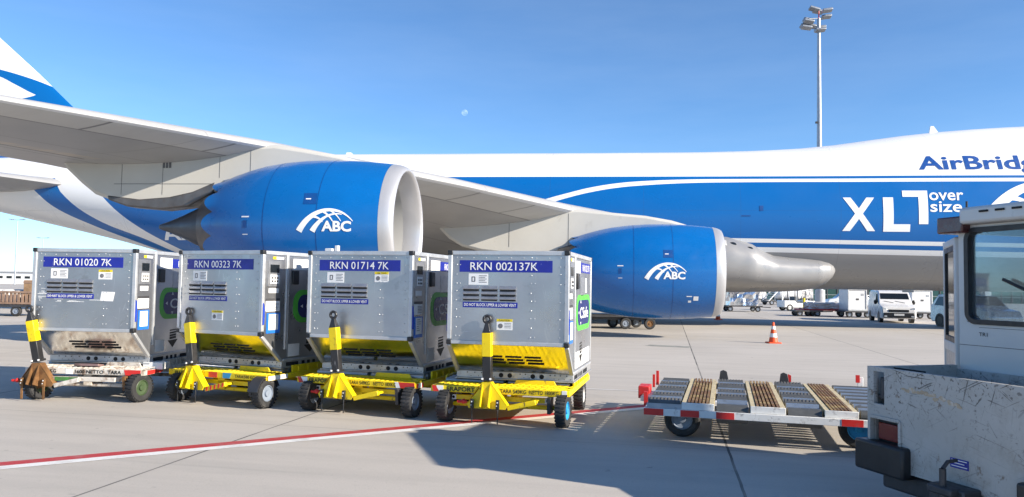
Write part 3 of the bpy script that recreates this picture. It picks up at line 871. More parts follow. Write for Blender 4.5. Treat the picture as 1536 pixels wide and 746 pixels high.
for sg in (-1, 1):
    e, st = build_engine(-8.62, sg * 20.8, 3.06, SO, (-10.80, 2.86, 1.30), 0.82)
    if sg < 0:
        v = MB()
        for k in range(3):
            v.box((-14.88 + 0.085 * k, -20.8 - 0.264, 4.66), (0.055, 0.014, 0.28))
        v.build('strut_vent', 'hot', st)
        f = MB()
        for q in (-16.0, -14.9, -13.4, -12.6):
            f.box((q, -20.8 - 0.262, 4.4 if q < -14 else 4.62), (0.007, 0.006, 1.1 if q < -14 else 0.7))
        f.box((-14.9, -20.8 - 0.262, 4.12), (2.6, 0.006, 0.010))
        f.build('strut_seam', 'dark_grey', st)
        MB().prism([(-16.35, 3.72), (-15.83, 3.55), (-14.92, 3.48), (-14.2, 3.56), (-13.55, 3.90), (-13.5, 4.18), (-14.1, 3.93), (-14.7, 3.80), (-15.5, 3.74), (-16.38, 3.84)], (0, -20.8, 0), (1, 0, 0), (0, 0, 1), (0, 1, 0), -0.275, 0.275).build('heat_shield', 'hot', st, bevel=0.04)
    e, st = build_engine(0.05, sg * 11.7, 2.31, SI, (-2.62, 2.02, 1.36), 0.97)
    if sg < 0:
        f = MB()
        for q in (-7.3, -5.2):
            f.box((q, -11.7 - 0.262, 3.7), (0.014, 0.006, 1.2))
        f.build('strut_seam', 'dark_grey', st)

# undercarriage, mostly hidden behind the row of boxes
def bogie(x, y, rows):
    g = empty('landing_gear'); g.parent = plane
    MB().cyl((x, y, 0.6), (x, y, 2.3), 0.17, 0.2, 16).cyl((x, y, 1.4), (x + 1.0, y, 2.2), 0.07, 0.07, 10).build('strut', 'steel', g)
    for dx in rows:
        for dy in (-0.5, 0.5):
            w = MB().lathe([(-0.2, 0.3), (-0.22, 0.5), (-0.17, 0.6), (0, 0.62), (0.17, 0.6), (0.22, 0.5), (0.2, 0.3), (0.1, 0.05), (-0.1, 0.05), (-0.2, 0.3)], (x + dx, y + dy, 0.62), (0, 1, 0), 28).build('wheel', 'rubber', g)
for y in (-1.9, 1.9):
    bogie(-15.0, y, (-0.75, 0.75))
for y in (-5.5, 5.5):
    bogie(-11.8, y, (-0.75, 0.75))
bogie(20.0, 0, (0,))

# ------------------------------------------------------------------ air cargo containers (local: x across the front, y back, z up from the base plate)
CW, CD, CH, OV, ZS, ZB = 1.534, 2.0, 1.626, 0.417, 0.48, 0.10
def make_container(code, loc, yaw, label, quirk):
    t = empty('cargo_container', loc, -yaw)
    tag(t, label, 'cargo container', 'metal air cargo containers on the dollies')
    h = CW / 2
    g = 0.012
    # body: end wall, sloped lower wall, sides, back, roof
    b = MB()
    prof = [(g, ZS), (g, CH - g), (CD - g, CH - g), (CD - g, ZB), (OV + 0.01, ZB)]
    b.prism(prof, (0, 0, 0), (0, 1, 0), (0, 0, 1), (1, 0, 0), -h + g, h - g, 0)
    body = b.build('shell', 'alu', t, smooth=False)
    MB().prism([(g - 0.004, ZS - 0.012), (OV + 0.006, ZB + 0.004), (OV + 0.02, ZB + 0.004), (g + 0.02, ZS - 0.012)], (0, 0, 0), (0, 1, 0), (0, 0, 1), (1, 0, 0), -h + 0.045, h - 0.045).build('sloped_panel', 'alu_slope', t, smooth=False)
    # rails
    fr = MB()
    w = 0.052
    for sx in (-1, 1):
        x0 = sx * (h - w / 2)
        fr.box((x0, w / 2 - 0.004, (ZS + CH) / 2), (w, w, CH - ZS - 0.10))
        fr.box((x0, CD - w / 2, (ZB + CH) / 2), (w, w + 0.004, CH - ZB - 0.10))
        fr.box((x0, CD / 2, CH - w / 2), (w + 0.004, CD - 0.10, w))
        fr.box((x0 + sx * 0.001, (OV + CD) / 2 + 0.01, ZB + 0.012), (w, CD - OV - 0.05, 0.03))
        # inclined corner rail
        d = V((0, OV, ZB - ZS)); ln = d.length; d.normalize()
        rot = Matrix.Rotation(-math.atan2(d.z, d.y) * -1, 3, 'X')
        fr.box((sx * (h - 0.022), OV / 2 + 0.008, (ZS + ZB) / 2 - 0.004), (0.05, ln - 0.03, 0.045), 0, rot)
        fr.box((sx * (h - 0.008), 0.50, (ZS + CH) / 2 - 0.12), (0.024, 0.05, CH - ZS + 0.20))
    fr.box((0, w / 2 - 0.002, CH - w / 2 + 0.002), (CW - 0.10, w, w))
    fr.box((0, CD - w / 2 + 0.002, CH - w / 2 + 0.002), (CW - 0.10, w, w))
    fr.box((0, w / 2 - 0.006, ZS + 0.012), (CW - 0.10, w, 0.045))
    fr.build('edge_rails', 'alu_rail', t, bevel=0.005)
    for sx in (-1, 1):
        for y, z in ((0.02, CH - 0.022), (0.02, ZS + 0.012), (CD - 0.02, CH - 0.022)):
            box('corner_cap', 'black_plastic', t, (sx * (h - 0.026), y, z), (0.066, 0.064, 0.056), 0.008)
    # base skirt with paired lashing holes
    bs = MB().span((-h + 0.005, OV + 0.012, 0.012), (h - 0.005, CD, ZB - 0.002)).build('base_frame', 'alu_base', t, bevel=0.003)
    MB().span((-h - 0.012, OV - 0.02, 0.0), (h + 0.012, CD + 0.01, 0.010)).build('base_plate', 'alu_base', t)
    hol = MB()
    for x in (-0.17, -0.055, 0.245, 0.36):
        hol.cyl((x, OV + 0.013, 0.055), (x, OV + 0.0085, 0.055), 0.030, n=18)
    for x in (-0.62, -0.52, -0.43, -0.31, 0.08, 0.15, 0.47, 0.53, 0.60, 0.68):
        hol.cyl((x, OV + 0.013, 0.078), (x, OV + 0.0085, 0.078), 0.008, n=8)
        hol.cyl((x + 0.05, OV + 0.013, 0.035), (x + 0.05, OV + 0.0085, 0.035), 0.005, n=8)
    for y0, y1 in ((0.52, 0.78), (0.86, 0.92), (0.98, 1.04), (1.10, 1.16), (1.26, 1.62)):
        hol.span((h - 0.006, y0, 0.026), (h - 0.0015, y1, 0.078))
        hol.span((-h + 0.0015, y0, 0.026), (-h + 0.006, y1, 0.078))
    hol.build('lashing_holes', 'dark_gap', bs)
    # rivets
    rv = MB()
    for x in (-0.655, 0.66, 0.30):
        for k in range(10):
            z = ZS + 0.10 + k * 0.108 + rnd.uniform(-0.01, 0.01)
            rv.cyl((x + rnd.uniform(-0.006, 0.006), g + 0.001, z), (x, g - 0.006, z), 0.0085, 0.006, 8)
            if k % 2 == 0:
                rv.cyl((x + 0.045, g + 0.001, z), (x + 0.045, g - 0.006, z), 0.0085, 0.006, 8)
    for k in range(9):
        rv.cyl((-0.6 + k * 0.16, g + 0.001, CH - 0.085), (-0.6 + k * 0.16, g - 0.006, CH - 0.085), 0.0085, 0.006, 8)
    for y in (0.62, 1.1, 1.55, 1.9):
        for k in range(13):
            z = ZB + 0.10 + k * 0.108
            rv.cyl((h - g - 0.001, y, z), (h - g + 0.006, y, z), 0.008, 0.006, 8)
    rv.build('rivets', 'alu_rail', body)
    f = lambda x, z: V((x, g - 0.004, z))
    ex, ez = V((1, 0, 0)), V((0, 0, 1))
    def panel(name, mat, x0, z0, x1, z1, th=0.003, parent=t):
        return MB().span((x0, g - th, z0), (x1, g + 0.004, z1)).build(name, mat, parent, smooth=False)
    def spanel(name, mat, y0, z0, y1, z1, th=0.003, parent=t):
        return MB().span((h - g - 0.004, y0, z0), (h - g + th, y1, z1)).build(name, mat, parent, smooth=False)
    ey = V((0, 1, 0))
    # number plate
    sx0, sx1 = quirk.get('sign', (-0.60, 0.585))
    s1 = panel('number_plate', 'sign_blue', sx0, 1.365, sx1, 1.510)
    text(code, s1, 'text_white', (sx0 + quirk.get('tx', 0.16), g - 0.003, 1.388), ex, ez, quirk.get('tw', 0.86), 0.098, 0.004)
    if quirk.get('scuff'):
        sc = MB()
        for k in range(14):
            x = rnd.uniform(-0.70, -0.52); z = 1.0 + rnd.uniform(-0.10, 0.08)
            sc.span((x, g - 0.003, z), (x + rnd.uniform(0.04, 0.16), g, z + rnd.uniform(0.004, 0.010)))
        for k in range(10):
            x = rnd.uniform(-0.45, 0.15); z = 0.895 + rnd.uniform(-0.02, 0.02)
            sc.span((x, g - 0.003, z), (x + rnd.uniform(0.05, 0.2), g, z + rnd.uniform(0.003, 0.008)))
        sc.build('scuff_marks', 'sign_white', t, smooth=False)
    # scratches and rubbed spots, different on every box
    r3 = random.Random(code)
    sm_ = MB()
    for k in range(13):
        x = r3.uniform(-0.66, 0.60); z = r3.uniform(ZS + 0.08, 0.88)
        a = r3.uniform(-1.2, 1.2); ln = r3.uniform(0.03, 0.17); w_ = r3.uniform(0.0012, 0.0035)
        dx_, dz_ = math.cos(a) * ln / 2, math.sin(a) * ln / 2
        nx_, nz_ = -math.sin(a) * w_, math.cos(a) * w_
        sm_.add([(x - dx_, g - 0.0022, z - dz_), (x + nx_, g - 0.0022, z + nz_), (x + dx_, g - 0.0022, z + dz_), (x - nx_, g - 0.0022, z - nz_)], [(0, 1, 2, 3)])
    sm_.build('scratches', 'alu_rail', body, smooth=False)
    # white notice
    nx = quirk.get('note', -0.47)
    n1 = panel('notice', 'sign_white', nx, 1.205, nx + 0.25, 1.345)
    m1 = MB()
    for k in range(5):
        m1.span((nx + 0.135, g - 0.0045, 1.315 - k * 0.02), (nx + 0.235 - 0.02 * (k % 2), g, 1.322 - k * 0.02))
    m1.span((nx + 0.04, g - 0.0045, 1.245), (nx + 0.052, g, 1.305)).span((nx + 0.04, g - 0.0045, 1.297), (nx + 0.085, g, 1.308)).span((nx + 0.075, g - 0.0045, 1.25), (nx + 0.088, g, 1.30)).span((nx + 0.045, g - 0.0045, 1.242), (nx + 0.085, g, 1.252))
    m1.build('print', 'print_grey', n1, smooth=False)
    # louvred vents, three by three
    vx = quirk.get('vent', -0.555)
    lv = MB()
    for r_ in range(3):
        for c in range(3):
            x0 = vx + c * 0.235; z0 = 1.145 - r_ * 0.062
            lv.prism([(g, z0), (g - 0.018, z0 + 0.006), (g - 0.020, z0 + 0.014), (g, z0 + 0.050)], (0, 0, 0), (0, 1, 0), (0, 0, 1), (1, 0, 0), x0, x0 + 0.21)
    lo = lv.build('louvres', 'louvre', t, smooth=False)
    ld = MB()
    for r_ in range(3):
        for c in range(3):
            x0 = vx + c * 0.235; z0 = 1.145 - r_ * 0.062
            ld.span((x0 + 0.006, g - 0.013, z0 - 0.012), (x0 + 0.204, g + 0.002, z0 + 0.003))
    ld.build('vent_slots', 'dark_gap', lo, smooth=False)
    s2 = panel('warning_strip', 'sign_blue', vx, 0.925, vx + 0.70, 0.993)
    text('DO NOT BLOCK UPPER & LOWER VENT', s2, 'text_white', (vx + 0.018, g - 0.003, 0.941), ex, ez, 0.665, 0.036, 0.012)
    # yellow topped caution sticker
    cx, cz = quirk.get('caution', (0.0, 0.60))
    s3 = panel('caution_sticker', 'sign_white', cx, cz, cx + 0.20, cz + 0.135)
    y3 = panel('yellow_band', 'sticker_yellow', cx, cz + 0.103, cx + 0.20, cz + 0.135, 0.0045, s3)
    text('CAUTION', y3, 'text_black', (cx + 0.03, g - 0.0045, cz + 0.109), ex, ez, 0.14, 0.02, 0.006)
    p3 = MB()
    p3.cyl((cx + 0.05, g - 0.0045, cz + 0.05), (cx + 0.05, g, cz + 0.05), 0.030, n=14)
    for k in range(4):
        p3.span((cx + 0.10, g - 0.0045, cz + 0.08 - 0.018 * k), (cx + 0.185, g, cz + 0.085 - 0.018 * k))
    p3.build('print', 'print_grey', s3, smooth=False)
    if quirk.get('paper'):
        px, pz = quirk['paper']
        MB().prism([(px, pz), (px + 0.19, pz - 0.004), (px + 0.215, pz + 0.125), (px + 0.02, pz + 0.13)], (0, g - 0.003, 0), ex, ez, (0, 1, 0), 0, 0.004).build('paper_sheet', 'sign_white', t, smooth=False)
    # lower louvre slots in the sloped wall
    sl = MB()
    dn = V((0, OV, ZB - ZS)).normalized(); nn = V((0, dn.z, -dn.y))
    for r_ in range(3):
        for c in range(3):
            q = V((0, g, ZS - 0.012)) + dn * (0.22 + r_ * 0.062)
            x0 = -0.30 + c * 0.245 + r_ * 0.012
            if c * 0.245 + x0 < 2:
                c0 = q + nn * 0.0045
                vs = [c0 + ex * x0, c0 + ex * (x0 + 0.205), c0 + ex * (x0 + 0.205) + dn * 0.016, c0 + ex * x0 + dn * 0.016]
                sl.add([p - nn * 0.006 for p in vs] + [p + nn * 0.004 for p in vs], [(0, 1, 2, 3), (4, 5, 6, 7), (0, 1, 5, 4), (1, 2, 6, 5), (2, 3, 7, 6), (3, 0, 4, 7)])
    sl.build('lower_vent_slots', 'dark_gap', t, smooth=False)
    # right flank: control panel, notices, pouch, emblem, arrow
    cp = spanel('control_panel', 'louvre', 0.10, 1.14, 0.36, 1.49, 0.012)
    spanel('display', 'glass_dark', 0.14, 1.33, 0.32, 1.44, 0.016, cp)
    spanel('display', 'sign_white', 0.14, 1.18, 0.32, 1.30, 0.015, cp)
    kb = MB()
    for i in range(3):
        for j in range(2):
            kb.span((h - g, 0.17 + i * 0.05, 1.20 + j * 0.045), (h - g + 0.018, 0.20 + i * 0.05, 1.225 + j * 0.045))
    kb.build('buttons', 'black_plastic', cp, smooth=False)
    spanel('hazard_sticker', 'sticker_yellow', 0.20, 1.515, 0.27, 1.55)
    spanel('notice', 'sign_white', 0.27, 1.515, 0.42, 1.55)
    spanel('notice', 'sign_white', 0.13, 1.05, 0.33, 1.115)
    st = spanel('instruction_sticker', 'sign_white', 0.08, 0.80, 0.36, 0.965)
    spanel('header', 'dark_grey', 0.08, 0.94, 0.36, 0.975, 0.0045, st)
    pr = MB()
    for k in range(5):
        pr.span((h - g, 0.20, 0.905 - 0.02 * k), (h - g + 0.0045, 0.34, 0.912 - 0.02 * k))
    pr.build('print', 'print_grey', st, smooth=False)
    pu = spanel('document_pouch', 'pouch_blue', 0.10, 0.50, 0.37, 0.775, 0.008)
    spanel('paper_sheet', 'sign_white', 0.14, 0.545, 0.33, 0.76, 0.011, pu)
    pr = MB()
    for k in range(6):
        pr.span((h - g, 0.17, 0.73 - 0.028 * k), (h - g + 0.0125, 0.17 + rnd.uniform(0.06, 0.14), 0.737 - 0.028 * k))
    pr.build('print', 'print_grey', pu, smooth=False)
    for sy in (1,):
        MB().prism([(0.012, 0.62), (0.040, 0.62), (0.048, 0.76), (0.030, 0.90), (0.012, 0.92)], (h + 0.004, 0, 0), (0, 1, 0), (0, 0, 1), (1, 0, 0), -0.008, 0.006).build('strap', 'strap_blue', t)
        MB().prism([(0.012, 0.62), (0.040, 0.62), (0.048, 0.74), (0.030, 0.82), (0.012, 0.84)], (-h - 0.004, 0, 0), (0, 1, 0), (0, 0, 1), (1, 0, 0), -0.006, 0.008).build('strap', 'strap_blue', t)
    # door
    dr = MB()
    dr.span((h - g - 0.002, 0.545, ZB + 0.05), (h - g + 0.004, CD - 0.06, CH - 0.07))
    door = dr.build('door', 'alu', t, smooth=False)
    box('latch', 'black_plastic', door, (h - g + 0.018, 0.66, 1.27), (0.03, 0.13, 0.20), 0.01)
    def dpanel(name, mat, y0, z0, y1, z1, th=0.007, parent=door):
        return MB().span((h - g, y0, z0), (h - g + th, y1, z1)).build(name, mat, parent, smooth=False)
    dpanel('notice', 'sign_white', 0.62, 1.38, 0.95, 1.535)
    s4 = dpanel('number_plate', 'sign_blue', 0.96, 1.39, 1.86, 1.525)
    text(code, door, 'text_white', (h - g + 0.007, 1.12, 1.41), ey, ez, 0.66, 0.09, 0.005, 0.002)
    dpanel('notice', 'louvre', 0.98, 1.08, 1.30, 1.33)
    dpanel('notice', 'sign_white', 1.40, 1.12, 1.52, 1.32)
    # rounded emblem
    def rrect(cy, cz, a, c, r, n=8):
        p = []
        for qx, qz, w0 in ((a - r, c - r, 0), (-a + r, c - r, 90), (-a + r, -c + r, 180), (a - r, -c + r, 270)):
            for i in range(n + 1):
                w = R(w0 + 90 * i / n)
                p.append((cy + qx + r * math.cos(w), cz + qz + r * math.sin(w)))
        return p
    em = MB().prism(rrect(1.26, 0.86, 0.62, 0.235, 0.19), (h - g, 0, 0), (0, 1, 0), (0, 0, 1), (1, 0, 0), 0, 0.007).build('emblem_border', 'green', door, smooth=False)
    MB().prism(rrect(1.27, 0.86, 0.53, 0.165, 0.14), (h - g, 0, 0), (0, 1, 0), (0, 0, 1), (1, 0, 0), 0, 0.0095).build('emblem', 'navy', door, smooth=False)
    text('CSafe', door, 'text_white', (h - g + 0.0095, 0.92, 0.78), ey, ez, 0.74, 0.15, 0.012, 0.002)
    tr = MB()
    for cy, cz, a in ((0.985, 1.00, 90), (0.985, 0.72, 270), (0.83, 0.86, 180)):
        p = [(cy + 0.035 * math.cos(R(a + k)), cz + 0.03 * math.sin(R(a + k))) for k in (0, 120, 240)]
        tr.prism(p, (h - g, 0, 0), (0, 1, 0), (0, 0, 1), (1, 0, 0), 0, 0.0115)
    tr.build('emblem_arrows', 'text_white', door, smooth=False)
    # lift arrow
    ar = MB()
    for k in range(4):
        ar.prism([(0.95, 0.44 - 0.042 * k), (1.13, 0.45 - 0.042 * k), (1.13, 0.452 - 0.042 * k + 0.016 + 0.006 * k), (0.95, 0.442 - 0.042 * k + 0.016 + 0.006 * k)], (h - g, 0, 0), (0, 1, 0), (0, 0, 1), (1, 0, 0), 0, 0.0065)
    ar.prism([(0.90, 0.30), (1.18, 0.31), (1.04, 0.19)], (h - g, 0, 0), (0, 1, 0), (0, 0, 1), (1, 0, 0), 0, 0.0065)
    ar.build('arrow_mark', 'text_black', door, smooth=False)
    dpanel('notice', 'sign_white', 0.56, 0.155, 0.80 if not quirk.get('bigtag') else 1.86, 0.33 if not quirk.get('bigtag') else 0.36, 0.006)
    return t
CZ = 0.50
make_container('RKN 01020 7K', (-5.985, 10.77, CZ), 0.093, 'grey metal air cargo container numbered RKN 01020 7K, scuffed white at its left edge', {'tx': 0.16, 'tw': 0.86, 'scuff': True, 'note': -0.50, 'vent': -0.55, 'caution': (0.21, 1.20), 'paper': (0.245, 0.90), 'sign': (-0.62, 0.565)})
make_container('RKN 00323 7K', (-4.055, 10.69, CZ), 0.414, 'silver metal air cargo container numbered RKN 00323 7K between two others', {'tx': 0.14, 'tw': 0.86, 'note': -0.50, 'vent': -0.565, 'caution': (-0.13, 0.66), 'sign': (-0.62, 0.585)})
c3 = make_container('RKN 01714 7K', (-2.013, 10.168, CZ), 0.2885, 'silver metal air cargo container numbered RKN 01714 7K with small boxes on its top corner', {'tx': 0.16, 'tw': 0.86, 'note': -0.48, 'vent': -0.565, 'caution': (0.22, 1.22), 'sign': (-0.60, 0.585)})
make_container('RKN 002137K', (-0.0505, 9.455, CZ), 0.239, 'grey metal air cargo container numbered RKN 002137K, rightmost with its sunlit emblem side showing', {'tx': 0.14, 'tw': 0.86, 'note': -0.50, 'vent': -0.57, 'caution': (-0.13, 0.655), 'sign': (-0.62, 0.56), 'bigtag': True})
MB().box((-0.70, 0.45, CH + 0.03), (0.11, 0.10, 0.055)).box((-0.60, 0.47, CH + 0.05), (0.05, 0.06, 0.10)).build('data_logger', 'sign_white', c3, bevel=0.006)

# ------------------------------------------------------------------ container dollies (local: x across, y back from the front lip, z up from the ground)
def wheel(parent, c, ax, r, w, rimmat, lugs=0, rimr=0.55):
    ax = V(ax).normalized()
    t = MB().lathe([(-w * 0.42, r * rimr), (-w * 0.5, r * 0.72), (-w * 0.46, r * 0.90), (-w * 0.30, r * 0.985), (0, r), (w * 0.30, r * 0.985), (w * 0.46, r * 0.90), (w * 0.5, r * 0.72), (w * 0.42, r * rimr), (-w * 0.42, r * rimr)], c, ax, 40)
    if lugs:
        side = ax.cross(V((0, 0, 1))).normalized()
        for k in range(lugs):
            a = 2 * math.pi * k / lugs
            rot = Matrix.Rotation(a, 3, ax)
            rad = rot @ V((0, 0, 1)); tan = rot @ side
            m = Matrix((tan, ax, rad)).transposed()
            for s in (-1, 1):
                t.box(V(c) + rad * (r * 0.985) + ax * s * w * 0.24 + tan * (0.35 * s * r * 2 * math.pi / lugs * 0.5), (r * 2 * math.pi / lugs * 0.55, w * 0.46, r * 0.05), 0, m)
    wh = t.build('wheel', 'rubber', parent, angle=40)
    o = V(c)
    MB().lathe([(-w * 0.40, r * rimr), (-w * 0.43, r * rimr * 0.92), (-w * 0.30, r * rimr * 0.85), (-w * 0.25, r * 0.22), (-w * 0.42, r * 0.20), (-w * 0.44, 0.0)], o, ax, 28).lathe([(w * 0.40, r * rimr), (w * 0.43, r * rimr * 0.92), (w * 0.30, r * rimr * 0.85), (w * 0.25, r * 0.22), (w * 0.42, r * 0.20), (w * 0.44, 0.0)], o, ax, 28).build('rim', rimmat, wh, angle=50)
    return wh
def make_dolly(loc, yaw, label, q):
    t = empty('container_dolly', loc, -yaw)
    tag(t, label, 'cargo dolly', 'low dollies carrying the cargo containers')
    Y = q.get('paint', 'yellow')
    hw = 0.86
    fr = MB()
    fr.span((-hw, 0.0, 0.365), (hw, 0.02, 0.445))                      # front lip
    fr.span((-hw, 1.93, 0.365), (hw, 1.95, 0.445))
    for s in (-1, 1):
        fr.span((s * hw - 0.02, 0.02, 0.365), (s * hw + 0.02, 1.93, 0.435))
    fr.span((-hw + 0.02, 0.02, 0.36), (hw - 0.02, 1.93, 0.375))
    fr.build('deck_frame', Y, t, bevel=0.006)
    tp = MB()
    tp.add([(-hw + 0.03, 0.022, 0.440), (hw - 0.03, 0.022, 0.440), (hw - 0.03, 0.33, 0.462), (-hw + 0.03, 0.33, 0.462)], [(0, 1, 2, 3)])
    for k in range(22):
        x = -hw + 0.07 + k * 0.077
        for j in range(2):
            y0 = 0.05 + j * 0.14
            z0 = 0.441 + (y0 - 0.02) * 0.071
            tp.box((x + 0.02, y0 + 0.05, z0 + 0.004), (0.014, 0.125, 0.007), 0, Matrix.Rotation(R(-32), 3, 'Z') @ Matrix.Rotation(R(4), 3, 'X'))
    tp.build('tread_plate', Y, t, smooth=False)
    rl = MB()
    for k in range(11):
        y = 0.42 + k * 0.14
        rl.cyl((-hw + 0.06, y, 0.462), (-0.03, y, 0.462), 0.035, n=12).cyl((0.03, y, 0.462), (hw - 0.06, y, 0.462), 0.035, n=12)
    rl.build('rollers', 'steel', t)
    for s in (-1, 1):
        gr = MB()
        gr.span((s * (hw - 0.012) - 0.012, 0.55, 0.43), (s * (hw - 0.012) + 0.012, 1.90, 0.535 if s > 0 else 0.50))
        for k in range(6):
            gr.box((s * (hw + 0.012), 0.68 + 0.22 * k, 0.475), (0.016, 0.03, 0.07))
        gr.build('side_guide', Y, t, bevel=0.004)
    # stop plate
    sp = MB().prism([(0.12, 0.445), (0.68, 0.445), (0.64, 0.515), (0.16, 0.515)], (0, 0.30, 0), (1, 0, 0), (0, 0, 1), (0, 1, 0), 0, 0.018).build('stop_plate', Y, t, bevel=0.004)
    # under frame and steering
    uf = MB()
    uf.span((-0.66, 0.10, 0.265), (0.66, 0.16, 0.325)).span((-0.62, 1.42, 0.26), (0.62, 1.50, 0.34)).span((-0.20, 0.16, 0.28), (-0.12, 1.45, 0.34)).span((0.12, 0.16, 0.28), (0.20, 1.45, 0.34))
    uf.cyl((-0.74, 0.16, 0.205), (0.74, 0.16, 0.205), 0.028, n=10).cyl((-0.74, 1.50, 0.205), (0.74, 1.50, 0.205), 0.028, n=10)
    uf.span((-0.06, 0.10, 0.2), (0.06, 0.24, 0.36))
    uf.build('under_frame', Y, t, bevel=0.004)
    for s in (-1, 1):
        box('reflector_plate', 'sign_white', t, (s * 0.60, 0.094, 0.295), (0.065, 0.008, 0.06))
        MB().cyl((s * 0.60, 0.092, 0.295), (s * 0.60, 0.088, 0.295), 0.018, n=14).build('reflector', 'glass_dark', t)
    # wheels: front pair steers
    for s in (-1, 1):
        wheel(t, (-0.68 if s < 0 else 0.80, 0.05, 0.20), (1, q.get('steer', 0.0), 0), 0.20, 0.135, q['rims'][0 if s < 0 else 1], 26)
        wheel(t, (s * 0.80, 1.50, 0.20), (1, 0, 0), 0.20, 0.135, q['rims'][2], 26)
        bk = MB().prism([(-0.10, 0.16), (0.10, 0.16), (0.13, 0.36), (-0.13, 0.36)], (s * 0.64, 0.05, 0), (0, 1, 0), (0, 0, 1), (1, 0, 0), -0.02, 0.02).build('wheel_bracket', 'dark_steel' if Y != 'rusty_white' else 'rust', t)
        if q.get('fender') and s > 0:
            rr = []
            for xx in (s * 0.69, s * 0.86):
                pass
            fd = MB()
            n = 12
            vs = []
            for i in range(n + 1):
                a = R(10 + 150 * i / n)
                for rr_ in (0.225, 0.233):
                    for xx in (0.70, 0.87):
                        vs.append((xx, 0.05 - math.cos(a) * rr_, 0.20 + math.sin(a) * rr_))
            fs = []
            for i in range(n):
                o = i * 4
                fs += [(o, o + 1, o + 5, o + 4), (o + 2, o + 6, o + 7, o + 3), (o, o + 4, o + 6, o + 2), (o + 1, o + 3, o + 7, o + 5)]
            fd.add(vs, fs).build('mudguard', 'dark_steel', t)
    # lip lettering and markings
    ex, ez = V((1, 0, 0)), V((0, 0, 1))
    for body, x0, w, hh in q['texts']:
        text(body, t, 'text_black', (x0, 0.0, 0.405 - hh / 2), ex, ez, w, hh, 0.02, 0.004)
    def mark(nm, mat, pts, y=-0.003):
        MB().prism(pts, (0, y, 0), (1, 0, 0), (0, 0, 1), (0, 1, 0), 0, 0.004).build(nm, mat, t, smooth=False)
    for nm, mat, x0, x1, x2, x3 in q['marks']:
        mark(nm, mat, [(x0, 0.368), (x1, 0.368), (x3, 0.442), (x2, 0.442)])
    for nm, mat, y0, y1 in q.get('side_marks', []):
        MB().span((hw + 0.021, y0, 0.372), (hw + 0.025, y1, 0.43)).build(nm, mat, t, smooth=False)
    if q.get('extra'):
        q['extra'](t)
    # hitch: gusset bracket, feet, tow bar folded up
    hx = q.get('hx', -0.14)
    hb = empty('hitch', (hx, -0.05, 0)); hb.parent = t
    hm = q.get('hitch', Y)
    gs = MB()
    gs.prism([(-0.055, 0.52), (0.055, 0.52), (0.10, 0.45), (0.26, 0.24), (0.24, 0.20), (-0.22, 0.20), (-0.24, 0.25), (-0.10, 0.42)], (0, -0.075, 0), (1, 0, 0), (0, 0, 1), (0, 1, 0), 0, 0.014)
    gs.prism([(-0.055, 0.52), (0.055, 0.52), (0.22, 0.26), (-0.20, 0.26)], (0, 0.03, 0), (1, 0, 0), (0, 0, 1), (0, 1, 0), 0, 0.014)
    for x in (-0.05, 0.05):
        gs.prism([(-0.075, 0.20), (-0.19, 0.24), (-0.075, 0.50)], (x, 0, 0), (0, 1, 0), (0, 0, 1), (1, 0, 0), -0.006, 0.006)
    gs.add([(0.055, -0.076, 0.52), (0.265, -0.076, 0.245), (0.265, 0.03, 0.245), (0.055, 0.03, 0.52)], [(0, 1, 2, 3)])
    gs.add([(-0.055, -0.076, 0.52), (-0.245, -0.076, 0.25), (-0.245, 0.03, 0.25), (-0.055, 0.03, 0.52)], [(0, 3, 2, 1)])
    gs.build('gusset', hm, hb)
    for x in (-0.17, 0.15):
        fo = MB().box((x, -0.10, 0.26), (0.042, 0.03, 0.11)).box((x, -0.10, 0.12), (0.034 if hm == 'rust' else 0.014, 0.012, 0.19)).build('foot', 'tow_black' if hm != 'rust' else 'rust', hb, bevel=0.004)
        MB().cyl((x, -0.116, 0.285), (x, -0.121, 0.285), 0.009, n=10).build('bolt', 'sign_white', fo)
        MB().cyl((x - 0.009, -0.116, 0.245), (x - 0.009, -0.121, 0.245), 0.007, n=10).build('bolt', 'sign_white', fo)
    ar = MB().box((0.43, -0.02, 0.255), (0.36, 0.05, 0.06), 0, Matrix.Rotation(R(-14), 3, 'Y')).box((0.60, 0.03, 0.30), (0.05, 0.12, 0.03)).build('side_arm', q.get('arm', Y), hb, bevel=0.005)
    if q.get('tape'):
        tpb = MB()
        for k in range(5):
            c = V((0.43, -0.0468, 0.255)) + V((math.cos(R(14)), 0, math.sin(R(14)))) * (-0.14 + k * 0.07)
            tpb.box(c, (0.028, 0.004, 0.058), 0, Matrix.Rotation(R(-14), 3, 'Y') @ Matrix.Rotation(R(25), 3, 'Y'))
        tpb.build('warning_tape', 'red', ar, smooth=False)
    MB().ball((-0.30, -0.02, 0.27), 0.032, 0, 10, 6).cyl((-0.38, -0.02, 0.265), (-0.26, -0.02, 0.265), 0.018, n=8).build('coupling_plug', 'red', hb)
    lean_x, lean_y = q['lean']
    ax = V((lean_x, lean_y, 1)).normalized()
    p = V((0, -0.02, 0.54))
    xx = V((1, 0, 0)); xx = (xx - ax * xx.dot(ax)).normalized(); yy = ax.cross(xx)
    rot = Matrix((xx, yy, ax)).transposed()
    LN = 0.78
    box('bar_foot', 'tow_black', hb, p + ax * 0.012, (0.145, 0.12, 0.03), 0.006, rot)
    bb = MB()
    for s in (-1, 1):
        bb.cyl(p + xx * 0.05 * s - yy * 0.055 + ax * 0.02, p + xx * 0.05 * s - yy * 0.07 + ax * 0.025, 0.013, n=10)
    bb.build('bolts', 'sign_white', hb)
    box('lower_bar', 'tow_black', hb, p + ax * 0.155, (0.108, 0.10, 0.27), 0.008, rot)
    box('yellow_sleeve', q.get('sleeve', 'yellow'), hb, p + ax * (0.29 + 0.145), (0.114, 0.106, 0.29), 0.006, rot)
    tpr = MB()
